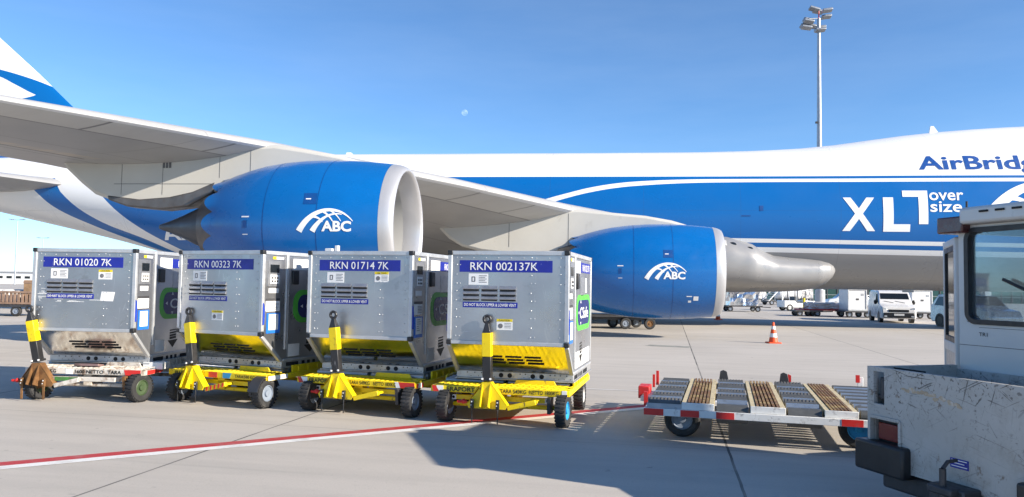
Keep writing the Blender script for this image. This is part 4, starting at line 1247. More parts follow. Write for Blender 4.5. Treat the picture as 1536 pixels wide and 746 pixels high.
    c0, c1 = p + ax * 0.58, p + ax * 0.70
    r0 = [c0 + xx * a * 0.052 + yy * b * 0.048 for a, b in ((-1, -1), (1, -1), (1, 1), (-1, 1))]
    r1 = [c1 + xx * a * 0.020 + yy * b * 0.022 for a, b in ((-1, -1), (1, -1), (1, 1), (-1, 1))]
    tpr.loft([r0, r1]).build('bar_neck', 'tow_black', hb, bevel=0.004)
    c = p + ax * 0.745
    tor = MB()
    n, m = 20, 10
    rings = []
    for i in range(n):
        a = 2 * math.pi * i / n
        d = xx * math.cos(a) + ax * math.sin(a)
        rings.append([c + d * (0.042 + 0.018 * math.cos(b)) + yy * 0.018 * math.sin(b) for b in [2 * math.pi * j / m for j in range(m)]])
    rings.append(rings[0])
    tor.loft(rings, caps=False).build('tow_eye', 'tow_black', hb, angle=80)
    return t
YM = lambda: [('stripe', 'red', -0.84, -0.76, -0.86, -0.81), ('stripe', 'sign_white', -0.80, -0.71, -0.85, -0.71)]
def rightm():
    return [('stripe', 'sign_white', 0.44, 0.52, 0.40, 0.47), ('stripe', 'red', 0.52, 0.69, 0.47, 0.71), ('stripe', 'sign_white', 0.69, 0.77, 0.71, 0.80), ('stripe', 'red', 0.77, 0.84, 0.80, 0.86)]
make_dolly((-0.14, 9.53, 0), R(13.0), 'yellow low dolly with sky blue front wheel rim under the rightmost container', {
    'rims': ('rim_grey', 'rim_blue', 'rim_white'), 'steer': -0.08, 'lean': (-0.02, -0.03), 'hx': -0.12,
    'texts': [('FRAPORT', -0.66, 0.36, 0.055), ('KFC', -0.24, 0.15, 0.055), ('TARA 549KG', 0.02, 0.33, 0.05), ('NETTO 1800KG', 0.39, 0.36, 0.05)],
    'marks': [('stripe', 'red', -0.84, -0.76, -0.86, -0.81), ('stripe', 'sign_white', -0.78, -0.71, -0.80, -0.71), ('stripe', 'sign_white', 0.79, 0.85, 0.79, 0.85)]})
make_dolly((-2.03, 10.13, 0), R(17.8), 'yellow low dolly with red and white striped right lip end, second from the right', {
    'rims': ('rim_grey', 'rim_grey', 'rim_grey'), 'steer': 0.0, 'lean': (-0.10, -0.02), 'hx': -0.22,
    'texts': [('FRAPORT', -0.68, 0.32, 0.055), ('KFC', -0.29, 0.13, 0.055), ('TARA 549KG', -0.08, 0.30, 0.05), ('NETTO 1800KG', 0.27, 0.32, 0.05)],
    'marks': YM() + [('stripe', 'sign_white', 0.60, 0.66, 0.575, 0.63), ('stripe', 'red', 0.66, 0.86, 0.63, 0.86)],
    'side_marks': [('stripe', 'red', 0.02, 0.06), ('stripe', 'sign_white', 0.06, 0.16), ('stripe', 'red', 0.16, 0.22)]})
def sq(t):
    pass
make_dolly((-4.07, 10.72, 0), R(22.0), 'yellow low dolly with a red and a blue square on its lip', {
    'rims': ('rim_grey', 'rim_grey', 'rim_grey'), 'steer': 0.0, 'lean': (-0.20, 0.06), 'hx': -0.36, 'fender': True, 'tape': True,
    'texts': [('FRAPORT 3157', -0.74, 0.42, 0.042), ('TARA 580 KG', 0.33, 0.34, 0.042)],
    'marks': [('square', 'red', -0.13, 0.02, -0.13, 0.02), ('square', 'rim_blue', 0.12, 0.24, 0.12, 0.27)],
    'side_marks': [('stripe', 'sign_white', 0.02, 0.42)]})
def patch(t):
    MB().span((-0.86, -0.05, 0.275), (0.50, -0.02, 0.335)).build('cross_bar', 'rusty_white', t, bevel=0.005)
    MB().span((-0.38, -0.054, 0.278), (-0.04, -0.049, 0.332)).build('green_patch', pm('green_patch', (0.06, 0.24, 0.05), 0.6, 0, 0.2, 8, dirt=0.5), t, smooth=False)
    MB().box((-0.05, 0.20, 0.475), (0.36, 0.14, 0.035), 0, Matrix.Rotation(R(-8), 3, 'X')).build('hinged_stop', pm('red_grey_plate', (0.25, 0.16, 0.15), 0.5, 0.3, 0.3, 6, dirt=0.5), t, bevel=0.004)
    MB().box((0.83, 0.42, 0.475), (0.30, 0.20, 0.10)).build('white_block', 'white_paint', t, bevel=0.006)
make_dolly((-5.98, 10.85, 0), R(5.0), 'rusty white low dolly with a rusted tow hitch, leftmost of the dollies', {
    'paint': 'rusty_white', 'hitch': 'rust', 'arm': 'rusty_white', 'rims': ('rim_green', 'rim_green', 'rim_grey'), 'steer': -0.25, 'lean': (-0.16, -0.10), 'hx': -0.62,
    'texts': [('358 KG', -0.62, 0.22, 0.05), ('1600 NETTO', -0.12, 0.42, 0.05), ('TARA', 0.36, 0.2, 0.05)],
    'marks': [('stripe', 'sign_white', -0.26, -0.15, -0.26, -0.15), ('stripe', 'red', 0.62, 0.84, 0.60, 0.84)],
    'side_marks': [('stripe', 'red', 0.1, 0.5)], 'extra': patch})

# ------------------------------------------------------------------ empty roller dolly in front of the engine
M['roller_rubber'] = pm('roller_rubber', (0.085, 0.09, 0.092), 0.5, 0.1, 0.2, 6, dirt=0.3, dcol=(0.12, 0.115, 0.11), ds=10)
M['roller_steel'] = pm('roller_steel', (0.30, 0.36, 0.43), 0.35, 0.6, 0.12, 5, dirt=0.25, dcol=(0.14, 0.12, 0.10), ds=10)
M['roller_rib'] = pm('roller_ribbed', (0.14, 0.14, 0.135), 0.6, 0.2, 0.2, 7, dirt=0.4, dcol=(0.16, 0.09, 0.04), ds=30)
M['rust_slat'] = pm('rusty_slat', (0.20, 0.10, 0.035), 0.6, 0.2, 0.4, 6, dirt=0.62, dcol=(0.56, 0.42, 0.16), ds=5, bump=0.2, bs=40)
M['cream_beam'] = pm('cream_beam', (0.58, 0.48, 0.28), 0.55, 0, 0.12, 6, dirt=0.4, dcol=(0.20, 0.12, 0.05), ds=12)
def roller_dolly():
    t = empty('roller_dolly', (1.50, 8.66, 0), R(-15.5))
    tag(t, 'empty roller deck dolly with rusty slats and a red and white striped rail', 'cargo dolly')
    LX, LY = 2.72, 2.52
    fr = MB()
    fr.span((0, 0, 0.285), (LX, 0.03, 0.362)).span((0, LY - 0.03, 0.30), (LX, LY, 0.40)).span((0, 0.03, 0.285), (0.03, LY - 0.03, 0.36)).span((LX - 0.03, 0.03, 0.285), (LX, LY - 0.03, 0.36))
    fr.span((0.3, 0.55, 0.26), (LX - 0.3, 0.63, 0.34)).span((0.3, 1.65, 0.26), (LX - 0.3, 1.73, 0.34))
    fr.build('frame', 'white_paint', t, bevel=0.004)
    x = 0.0
    for k, (a, b) in enumerate(((0.0, 0.23), (0.46, 0.67), (0.86, 0.96))):
        pass
    for a, b in ((0.0, 0.215), (0.40, 0.60), (0.78, 0.97), (2.05, 2.26), (2.48, 2.70)):
        MB().span((a, -0.004, 0.288), (b, 0.0, 0.360)).build('red_stripe', 'red', t, smooth=False)
    cells = [('r', 0.03, 0.41), ('s', 0.41, 0.76), ('r', 0.77, 1.13), ('s', 1.14, 1.50), ('r', 1.51, 1.88), ('s', 1.89, 2.22), ('r', 2.23, 2.69)]
    for ci, (kind, a, b) in enumerate(cells):
        if kind == 'r':
            y = 0.10
            k = 0
            while y < LY - 0.06:
                big = (k == 0 and ci in (2, 4))
                r = 0.105 if big else 0.055
                if big:
                    y += 0.04
                mt = ('roller_rubber', 'roller_rib', 'roller_steel', 'roller_rubber', 'roller_rib', 'roller_steel', 'roller_rubber')[(k + ci * 2) % 7] if not big else 'roller_rubber'
                if ci == 6:
                    mt = 'roller_steel' if k % 2 else 'roller_rubber'
                z = 0.43 - r + (0.005 if big else 0.02)
                rr = MB().cyl((a + 0.015, y, z), (b - 0.015, y, z), r, n=20)
                if mt == 'roller_rib':
                    for j in range(9):
                        xx = a + 0.03 + j * (b - a - 0.06) / 8
                        rr.cyl((xx - 0.008, y, z), (xx + 0.008, y, z), r + 0.007, n=16)
                rr.build('roller', mt, t, angle=40)
                y += (0.22 if big else 0.158)
                k += 1
            if ci == 0:
                MB().span((a, 0.03, 0.362), (b, 0.05, 0.415)).build('end_plate', 'roller_steel', t)
        else:
            for xx in (a, b - 0.055):
                MB().span((xx, 0.05, 0.345), (xx + 0.055, LY - 0.03, 0.435)).build('side_beam', 'cream_beam', t, bevel=0.004)
            sl = MB()
            n = 6
            for j in range(n):
                xx = a + 0.075 + j * (b - a - 0.15) / (n - 1)
                sl.span((xx - 0.012, 0.06, 0.36), (xx + 0.012, LY - 0.04, 0.442))
            for j in range(26):
                yy = 0.09 + j * 0.085
                sl.span((a + 0.06, yy - 0.006, 0.38), (b - 0.06, yy + 0.006, 0.432))
            sl.build('slat_grating', 'rust_slat', t)
            MB().span((a, 0.03, 0.362), (b, 0.052, 0.437)).build('end_plate', 'white_paint', t, bevel=0.004)
    for x in (0.40, 2.27):
        for y in (0.40, 1.90):
            w = wheel(t, (x, y, 0.205), (0, 1, 0), 0.205, 0.13, 'rim_blue' if x > 1 else 'rim_grey', 0, 0.58)
            MB().prism([(-0.06, 0.2), (0.06, 0.2), (0.1, 0.34), (-0.1, 0.34)], (x, y, 0), (1, 0, 0), (0, 0, 1), (0, 1, 0), 0.08, 0.11).build('wheel_bracket', 'dark_steel', t)
    for x, m in ((0.86, 'dark_steel'), (1.66, 'dark_steel')):
        MB().prism([(-0.07, 0.40), (0.07, 0.40), (0.04, 0.55), (-0.01, 0.57), (-0.05, 0.55)], (x, LY - 0.02, 0), (1, 0, 0), (0, 0, 1), (0, 1, 0), 0, 0.02).build('stop_fin', m, t, bevel=0.004)
    MB().prism([(0.0, 0.40), (0.05, 0.40), (0.05, 0.53), (0.01, 0.55)], (1.70, LY + 0.005, 0), (1, 0, 0), (0, 0, 1), (0, 1, 0), 0, 0.02).build('stop_fin', 'red', t)
    MB().box((2.62, LY - 0.02, 0.47), (0.07, 0.03, 0.16)).build('stop_post', 'white_paint', t, bevel=0.004)
    MB().box((2.585, LY - 0.04, 0.53), (0.05, 0.02, 0.10)).build('stop_post', 'red', t)
    MB().box((-0.02, LY * 0.82, 0.47), (0.035, 0.05, 0.19)).box((-0.06, LY * 0.82 - 0.12, 0.44), (0.03, 0.05, 0.17)).build('red_post', 'red', t)
    MB().box((-0.10, 1.15, 0.40), (0.14, 0.30, 0.15)).build('red_box', 'red', t, bevel=0.01)
    MB().box((-0.03, 0.55, 0.39), (0.045, 0.06, 0.16)).build('red_post', 'red', t)
    MB().box((-0.05, 1.0, 0.36), (0.12, 0.6, 0.05)).build('hinge_bar', 'steel', t)
roller_dolly()

# ------------------------------------------------------------------ tow tractor on the right (local: x to its right, y forward)
def scuffed_paint():
    m, nt, b = new_mat('scuffed_white_paint')
    tc = nt.nodes.new('ShaderNodeTexCoord')
    vec = tc.outputs['Object']
    col = mixc(nt, ramp(nt, noise(nt, vec, 2.0, 6), 0.3, 0.7), (0.39, 0.38, 0.355), (0.48, 0.47, 0.45))
    col = mixc(nt, ramp(nt, noise(nt, vec, 5.0, 8, 0.7), 0.52, 0.72, 0, 0.6), col, (0.27, 0.235, 0.195))
    zone = ramp(nt, noise(nt, vec, 2.3, 5, 0.6), 0.42, 0.62, 0.0, 1.0)
    for k, (ang, sx, sz, th) in enumerate(((18, 85, 3.6, 0.68), (62, 66, 2.9, 0.68), (-35, 95, 3.4, 0.69), (-78, 60, 2.4, 0.69), (90, 75, 2.4, 0.70), (40, 45, 5.5, 0.70), (5, 110, 4.0, 0.69), (-55, 80, 4.5, 0.69))):
        mp = nt.nodes.new('ShaderNodeMapping')
        mp.vector_type = 'TEXTURE'
        mp.inputs['Rotation'].default_value = (0, R(ang), 0)
        mp.inputs['Location'].default_value = (0.37 * k, 0, 0.21 * k)
        L(nt, vec, mp.inputs[0])
        m2 = nt.nodes.new('ShaderNodeMapping')
        m2.inputs['Scale'].default_value = (sx, 1.0, sz)
        L(nt, mp.outputs[0], m2.inputs[0])
        f = ramp(nt, noise(nt, m2.outputs[0], 1.0, 3, 0.5, 0.3), th - 0.034, th - 0.004, 0, 0.85)
        col = mixc(nt, math_n(nt, 'MULTIPLY', f, math_n(nt, 'ADD', 0.12, math_n(nt, 'MULTIPLY', zone, 0.88))), col, (0.05, 0.045, 0.04))
    sp = ramp(nt, noise(nt, vec, 34.0, 5, 0.6), 0.575, 0.615, 0, 0.9)
    col = mixc(nt, math_n(nt, 'MULTIPLY', sp, zone), col, (0.07, 0.055, 0.045))
    col = mixc(nt, ramp(nt, noise(nt, vec, 9.0, 6, 0.65), 0.62, 0.68, 0, 0.8), col, (0.17, 0.115, 0.075))
    L(nt, col, b.inputs['Base Color'])
    b.inputs['Roughness'].default_value = 0.55
    bn = nt.nodes.new('ShaderNodeBump'); bn.inputs['Strength'].default_value = 0.12; bn.inputs['Distance'].default_value = 0.01
    L(nt, noise(nt, vec, 14, 5), bn.inputs['Height']); L(nt, bn.outputs[0], b.inputs['Normal'])
    return m
M['scuffed'] = scuffed_paint()
M['cab_white'] = pm('cab_white_paint', (0.58, 0.58, 0.57), 0.38, 0, 0.04, 2, dirt=0.05, dcol=(0.35, 0.34, 0.32), ds=6)
M['flaked'] = pm('flaked_primer', (0.46, 0.36, 0.25), 0.7, 0, 0.2, 10, dirt=0.5, dcol=(0.6, 0.58, 0.54), ds=20)
M['lens_red'] = pm('red_lens', (0.17, 0.025, 0.016), 0.15, 0, 0.1, 10, coat=0.5)
M['lamp_brown'] = pm('dark_red_lamp', (0.075, 0.02, 0.022), 0.3, 0, 0.2, 8, coat=0.3)
M['seat_grey'] = pm('seat_grey', (0.10, 0.11, 0.12), 0.8, 0, 0.1, 6)
M['tread'] = pm('tread_plate_grey', (0.45, 0.45, 0.45), 0.4, 0.6, 0.2, 20, bump=0.6, bs=55)
def rr_ring(cx, cz, a, c, r, wd, y0, y1, n=7):
    """rounded rectangular ring in the xz plane, as a loft"""
    rings = []
    cor = []
    for qx, qz, w0 in ((1, 1, 0), (-1, 1, 90), (-1, -1, 180), (1, -1, 270)):
        for i in range(n + 1):
            w = R(w0 + 90 * i / n)
            cor.append((qx * (a - r), qz * (c - r), math.cos(w), math.sin(w)))
    for px, pz, ux, uz in cor:
        o = [(r, y0), (r, y1), (r - wd, y1), (r - wd, y0)]
        rings.append([V((cx + px + ux * k, y, cz + pz + uz * k)) for k, y in o])
    rings.append(rings[0])
    return MB().loft(rings, caps=False)
def tractor():
    t = empty('tow_tractor', (2.90, 6.28, -0.19), R(-72.5))
    t.scale = (1.115, 1.115, 1.115)
    tag(t, 'scuffed white airport tow tractor with glazed cab cut by the right picture edge', 'tow tractor')
    WX = 1.62
    rear = MB()
    # rear plate with openings for the slot and the lamp
    for a, c in (((0, 0.455), (0.03, 1.15)), ((0.03, 0.455), (0.30, 0.60)), ((0.03, 0.80), (0.06, 1.15)), ((0.16, 0.80), (0.30, 1.15)), ((0.06, 0.80), (0.16, 0.89)), ((0.06, 1.12), (0.16, 1.15)), ((0.30, 0.455), (WX, 1.15))):
        rear.span((a[0], 0, a[1]), (c[0], 0.035, c[1]))
    rear.build('rear_plate', 'scuffed', t, smooth=False)
    MB().span((0.02, 0.20, 0.58), (0.32, 0.21, 1.14)).build('recess_back', 'dark_gap', t)
    box('latch_hook', 'dark_steel', t, (0.10, 0.06, 1.0), (0.035, 0.05, 0.16), 0.01)
    sd = MB()
    sd.span((0.0, 0.036, 0.45), (0.04, 0.80, 1.148)).span((WX - 0.04, 0.036, 0.45), (WX, 0.80, 1.148)).span((0.041, 0.79, 0.5), (WX - 0.041, 0.83, 1.12))
    sd.build('bed_walls', 'scuffed', t, smooth=False)
    MB().span((0.04, 0.036, 0.93), (WX - 0.04, 0.79, 0.95)).build('bed_floor', 'dark_steel', t)
    rr_ring(0.165, 0.70, 0.150, 0.108, 0.03, 0.022, -0.012, 0.02).build('lamp_surround', 'scuffed', t)
    tl = box('tail_light', 'lens_red', t, (0.18, 0.034, 0.70), (0.20, 0.03, 0.12), 0.008)
    box('lamp_housing', 'dark_steel', tl, (0.165, 0.07, 0.70), (0.25, 0.02, 0.18))
    bp = MB().span((-0.06, -0.07, 0.415), (0.39, 0.05, 0.63)).build('rubber_bumper', 'black_plastic', t, bevel=0.02)
    box('rubber_bumper', 'black_plastic', t, (1.42, -0.01, 0.47), (0.42, 0.12, 0.29), 0.02)
    fk = MB()
    for k in range(16):
        x = 0.34 + k * 0.030 + rnd.uniform(-0.01, 0.01)
        z = 1.035 - k * 0.004 + rnd.uniform(-0.012, 0.012)
        n = 7
        rr = [(x + rnd.uniform(0.016, 0.030) * math.cos(2 * math.pi * i / n), z + rnd.uniform(0.006, 0.02) * math.sin(2 * math.pi * i / n)) for i in range(n)]
        fk.prism(rr, (0, 0, 0), (1, 0, 0), (0, 0, 1), (0, 1, 0), -0.0012 - 0.0001 * k, 0.002)
    fk.build('flaked_paint', 'flaked', t, smooth=False)
    st = MB().span((0.71, -0.003, 0.585), (0.845, 0.002, 0.645)).build('blue_sticker', 'sign_blue', t, smooth=False)
    ln = MB()
    for k in range(3):
        ln.span((0.72, -0.0042, 0.632 - k * 0.018), (0.835 - 0.02 * (k % 2), 0, 0.637 - k * 0.018))
    ln.build('print', 'text_white', st, smooth=False)
    hc = MB().box((0.80, -0.06, 0.42), (0.26, 0.16, 0.14)).box((0.80, -0.15, 0.36), (0.18, 0.10, 0.05)).box((0.80, -0.15, 0.47), (0.18, 0.10, 0.05)).build('tow_coupling', 'dark_steel', t, bevel=0.012)
    MB().cyl((0.80, -0.16, 0.30), (0.80, -0.16, 0.60), 0.02, n=14).tube([(0.80, -0.16, 0.60), (0.80, -0.12, 0.64), (0.80, -0.05, 0.645)], 0.012).build('hitch_pin', 'dark_steel', hc)
    # chassis and wheels
    MB().span((0.08, 0.05, 0.30), (WX - 0.08, 2.9, 0.44)).span((0.0, 0.85, 0.42), (WX, 2.95, 0.76)).build('chassis', 'dark_steel', t, bevel=0.02)
    MB().span((0.02, 2.2, 0.76), (WX - 0.02, 2.95, 1.15)).build('bonnet', 'cab_white', t, bevel=0.05)
    for x in (0.30, WX - 0.30):
        for y in (0.52, 2.3):
            wheel(t, (x, y, 0.47), (1, 0, 0), 0.30, 0.24, 'rim_white', 20, 0.55)
    # cab
    y0, y1 = 0.835, 2.15
    x0, x1 = 0.03, WX - 0.03
    zt = 2.20
    c = MB()
    c.span((x0, y0, 0.76), (x1, y0 + 0.05, 1.475)).span((x0, y0, 2.165), (x1, y0 + 0.05, zt)).span((x0, y0, 1.475), (0.10, y0 + 0.05, 2.165)).span((1.50, y0, 1.475), (x1, y0 + 0.05, 2.165))
    c.span((x0, y0 + 0.05, 0.76), (x0 + 0.05, y1, 0.95)).span((x1 - 0.05, y0 + 0.05, 0.76), (x1, y1, 1.35)).span((x0, y1 - 0.05, 0.76), (x1, y1, 1.35))
    for xx in (x0 + 0.03, x1 - 0.03):
        c.span((xx - 0.03, y1 - 0.06, 1.35), (xx + 0.03, y1, zt))
        c.span((xx - 0.03, y0 + 0.05, 1.35), (xx + 0.03, y0 + 0.10, zt))
        c.span((xx - 0.025, y0 + 0.05, zt - 0.06), (xx + 0.025, y1, zt))
    c.span((x0, y1 - 0.055, zt - 0.06), (x1, y1 - 0.005, zt))
    cab = c.build('cab', 'cab_white', t, smooth=False)
    box('roof', 'cab_white', t, ((x0 + x1) / 2 + 0.06, (y0 + y1) / 2 - 0.03, 2.265), (x1 - x0 - 0.06, y1 - y0 + 0.14, 0.125), 0.025)
    rs = MB()
    for k in range(3):
        rs.box((0.34 + 0.13 * k, y0 - 0.106, 2.285), (0.07, 0.01, 0.014))
    rs.build('roof_slots', 'dark_gap', t)
    rl = box('roof_lamp', 'lamp_brown', t, (0.02, y0 + 0.05, 2.205), (0.23, 0.26, 0.125), 0.012)
    MB().cyl((0.00, y0 + 0.12, 2.26), (0.00, y0 + 0.12, 2.40), 0.008, n=8).build('aerial', 'black_plastic', t)
    rr_ring(0.80, 1.82, 0.715, 0.36, 0.09, 0.035, y0 - 0.012, y0 + 0.055).build('window_gasket', 'black_plastic', t)
    MB().span((0.10, y0 + 0.02, 1.475), (1.50, y0 + 0.026, 2.165)).build('rear_window', 'cab_glass', t, smooth=False)
    MB().span((x0 + 0.05, y1 - 0.03, 1.35), (x1 - 0.05, y1 - 0.024, zt - 0.06)).build('windscreen', 'cab_glass', t, smooth=False)
    MB().span((x1 - 0.03, y0 + 0.1, 1.35), (x1 - 0.024, y1 - 0.06, zt - 0.06)).build('side_window', 'cab_glass', t, smooth=False)
    sp_ = MB().box((x1 - 0.03, (y0 + y1) / 2, 1.80), (0.05, 0.05, 0.85)).box((0.8, y1 - 0.03, 2.0), (1.4, 0.04, 0.03)).build('window_bars', 'cab_white', cab)
    wp = MB().tube([(0.42, y0 - 0.02, 1.79), (0.72, y0 - 0.025, 1.66), (1.15, y0 - 0.025, 1.54)], 0.010).box((0.57, y0 - 0.02, 1.725), (0.34, 0.012, 0.022), 0, Matrix.Rotation(R(23.5), 3, 'Y')).build('wiper', 'black_plastic', t)
    box('seat', 'seat_grey', t, (0.70, y0 + 0.30, 1.50), (0.62, 0.16, 0.56), 0.08)
    box('seat', 'seat_grey', t, (0.70, y0 + 0.55, 1.2), (0.62, 0.50, 0.14), 0.05)
    MB().cyl((0.7, y1 - 0.35, 1.35), (0.7, y1 - 0.42, 1.39), 0.2, n=24).build('steering_wheel', 'black_plastic', t)
    box('dashboard', 'seat_grey', t, (0.8, y1 - 0.20, 1.28), (1.3, 0.26, 0.22), 0.04)
    tp = MB().add([(0.20, y0 - 0.0015, 1.44), (x1, y0 - 0.0015, 1.44), (x1, y0 - 0.0015, 1.437), (0.20, y0 - 0.0015, 1.437)], [(0, 1, 2, 3)]).add([(x0, y0 - 0.0015, 1.305), (x1, y0 - 0.0015, 1.305), (x1, y0 - 0.0015, 1.301), (x0, y0 - 0.0015, 1.301)], [(0, 1, 2, 3)])
    tp.build('panel_seams', 'dark_grey', cab, smooth=False)
    text('TR1', cab, 'dark_grey', (0.20, y0, 1.375), (1, 0, 0), (0, 0, 1), 0.07, 0.028, 0.01)
    # cab door standing open
    d = V((-0.753, 0.656, 0)).normalized(); nx = V((d.y, -d.x, 0))
    hp = V((0.0, y0 + 0.02, 0))
    dm = Matrix((d, nx, V((0, 0, 1)))).transposed()
    def dbox(m, a, b2):
        c0 = [(p + q) / 2 for p, q in zip(a, b2)]
        m.box(hp + dm @ V(c0), [abs(q - p) for p, q in zip(a, b2)], 0, dm)
        return m
    df = MB()
    dbox(df, (0, -0.02, 0.75), (0.06, 0.02, 2.12)); dbox(df, (0.70, -0.02, 0.75), (0.76, 0.02, 2.12)); dbox(df, (0.06, -0.02, 2.06), (0.70, 0.02, 2.12)); dbox(df, (0.06, -0.02, 1.22), (0.70, 0.02, 1.30))
    door = df.build('door', 'cab_white', t, bevel=0.01)
    dbox(MB(), (0.06, -0.012, 0.75), (0.70, 0.012, 1.22)).build('kick_plate', 'tread', door)
    dbox(MB(), (0.10, -0.004, 1.34), (0.66, 0.004, 2.02)).build('door_glass', 'glass_dark', door)
    gk = MB()
    for a, b2 in (((0.06, -0.016, 1.30), (0.10, 0.016, 2.06)), ((0.66, -0.016, 1.30), (0.70, 0.016, 2.06)), ((0.10, -0.016, 2.02), (0.66, 0.016, 2.06)), ((0.10, -0.016, 1.30), (0.66, 0.016, 1.34))):
        dbox(gk, a, b2)
    gk.build('door_gasket', 'black_plastic', door)
tractor()

# ------------------------------------------------------------------ cones
M['cone_orange'] = pm('cone_orange', (0.78, 0.09, 0.015), 0.5, 0, 0.06, 8, dirt=0.1)
M['cone_white'] = pm('cone_white', (0.78, 0.78, 0.76), 0.5, 0, 0.04, 8)
def cone(loc, h, label):
    t = empty('traffic_cone', loc)
    tag(t, label, 'traffic cone', 'orange and white traffic cones')
    k = h / 0.7
    MB().box((0, 0, 0.02 * k), (0.42 * k, 0.42 * k, 0.04 * k)).build('base', 'cone_orange', t, bevel=0.01)
    rad = lambda z: (0.155 - 0.125 * (z / 0.7))
    body = MB().lathe([(z * k, rad(z) * k) for z in (0.04, 0.2, 0.4, 0.6, 0.7)] + [(0.7 * k, 0.0)], (0, 0, 0), (0, 0, 1), 24).build('body', 'cone_orange', t)
    for a, b in ((0.20, 0.33), (0.46, 0.57)):
        MB().lathe([(a * k, rad(a) * k + 0.004), (b * k, rad(b) * k + 0.004)], (0, 0, 0), (0, 0, 1), 24).build('white_band', 'cone_white', t)
cone(ground_at(1160, 515), 0.68, 'orange traffic cone with white bands alone on the open concrete, the nearer one')
cone(ground_at(1077, 480), 0.70, 'small far traffic cone beside the front engine, in front of the foil wrapped cargo')

# ------------------------------------------------------------------ flat trolley under the engine
def trolley():
    o = ground_at(938, 494)
    t = empty('flat_trolley', (o.x, o.y, 0), R(4))
    tag(t, 'low flat trolley with a thin upright pole parked beneath the front engine', 'trolley')
    MB().span((-2.4, -0.1, 0.50), (1.45, 1.5, 0.57)).build('deck', 'dark_steel', t, bevel=0.01)
    MB().span((-2.3, 0.1, 0.38), (1.3, 0.2, 0.5)).span((-2.3, 1.2, 0.38), (1.3, 1.3, 0.5)).build('frame', 'dark_steel', t)
    for x in (0.0, 1.03):
        wheel(t, (x, 0.0, 0.24), (0, 1, 0), 0.24, 0.16, 'rim_grey' if x < 0.5 else 'rust')
        wheel(t, (x - 0.25, 1.4, 0.24), (0, 1, 0), 0.24, 0.16, 'rim_grey')
    MB().cyl((1.24, 0.0, 0.57), (1.24, 0.0, 1.72), 0.045, n=10).build('pole', 'sign_white', t)
    MB().cyl((1.30, 0.0, 0.57), (1.30, 0.0, 1.66), 0.02, n=8).build('pole', 'red', t)
    s = box('sign_plate', 'sign_white', t, (1.06, -0.06, 1.50), (0.24, 0.02, 0.34))
    MB().span((0.95, -0.075, 1.50), (1.17, -0.07, 1.64)).build('yellow_panel', 'sticker_yellow', s)
    MB().span((-0.35, 0.2, 0.575), (0.62, 1.1, 0.62)).build('white_board', 'sign_white', t)
    return t
trolley()

# ------------------------------------------------------------------ floodlight mast and far lamps
M['galv'] = pm('galvanised', (0.40, 0.42, 0.45), 0.45, 0.5, 0.1, 2)
def flood_mast():
    p = at(1229, 219, 80.0); top = at(1225.5, 28, 80.0).z
    t = empty('floodlight_mast', (p.x, p.y, 0))
    tag(t, 'tall tapered grey floodlight mast rising behind the jet', 'light mast')
    MB().cyl((0, 0, 0.6), (0, 0, top), 0.36, 0.17, 24).build('pole', 'galv', t, angle=60)
    MB().cyl((0, 0, 0), (0, 0, 1.9), 0.52, 0.50, 24).build('base', pm('mast_base', (0.42, 0.42, 0.43), 0.6), t)
    MB().cyl((0, 0, top), (0, 0, top + 1.0), 0.06, 0.05, 10).build('tip', 'red', t)
    MB().cyl((0, 0, top - 1.4), (0, 0, top - 1.2), 0.5, 0.5, 16).cyl((-1.2, -0.4, top - 0.2), (1.2, 0.6, top + 0.3), 0.05, n=8).cyl((-1.3, 0.3, top - 1.0), (0.6, 0.3, top - 1.0), 0.05, n=8).build('crossarm', 'galv', t)
    MB().box((-0.42, -0.35, at(1219, 185, 80).z), (0.22, 0.2, 0.2)).cyl((-0.42, -0.3, at(1219, 185, 80).z), (0, 0, at(1219, 185, 80).z), 0.02, n=6).build('camera_box', 'black_plastic', t)
    for u, v, dy, ang in ((1218, 17, -0.6, 14), (1238, 18.5, -0.5, -10), (1241, 24, 0.3, -8), (1215, 28, 0.5, 6), (1212, 33.5, -0.2, 8), (1210, 38, 0.4, 8), (1207, 44, -0.5, 6), (1232, 41, 0.2, -8), (1229, 46.5, -0.3, -6), (1221, 35, 0.9, 10), (1232, 13, 0.9, 10)):
        q = at(u, v, 80.0)
        MB().box((q.x - p.x, dy, q.z), (1.05, 0.62, 0.24), 0, Matrix.Rotation(R(ang), 3, 'Y') @ Matrix.Rotation(R(-18), 3, 'X')).build('floodlight', pm('flood_housing', (0.28, 0.30, 0.33), 0.4, 0.5) if 'flood' not in M else M['flood'], t, bevel=0.05)
    return t
flood_mast()
def far_lamp(u, vt, depth, label):
    p = at(u, vt, depth)
    t = empty('street_lamp', (p.x, depth, 0))
    tag(t, label, 'lamp post', 'distant lamp posts on the left horizon')
    MB().cyl((0, 0, 0), (0, 0, p.z), 0.24, 0.13, 10).build('post', 'galv', t)
    MB().cyl((-2.0, 0, p.z + 0.2), (2.0, 0, p.z + 0.2), 0.08, n=8).build('crossarm', 'galv', t)
    for x in (-2.1, -1.2, 1.2, 2.1):
        MB().box((x, 0, p.z + 0.15 + 0.1 * abs(x)), (0.8, 0.7, 0.22)).build('lamp_head', 'galv', t)
far_lamp(26.5, 331, 230.0, 'thin distant lamp post with a T top, taller of the two on the left')
far_lamp(65, 358, 300.0, 'faint distant lamp post whose head peeks above the leftmost container')

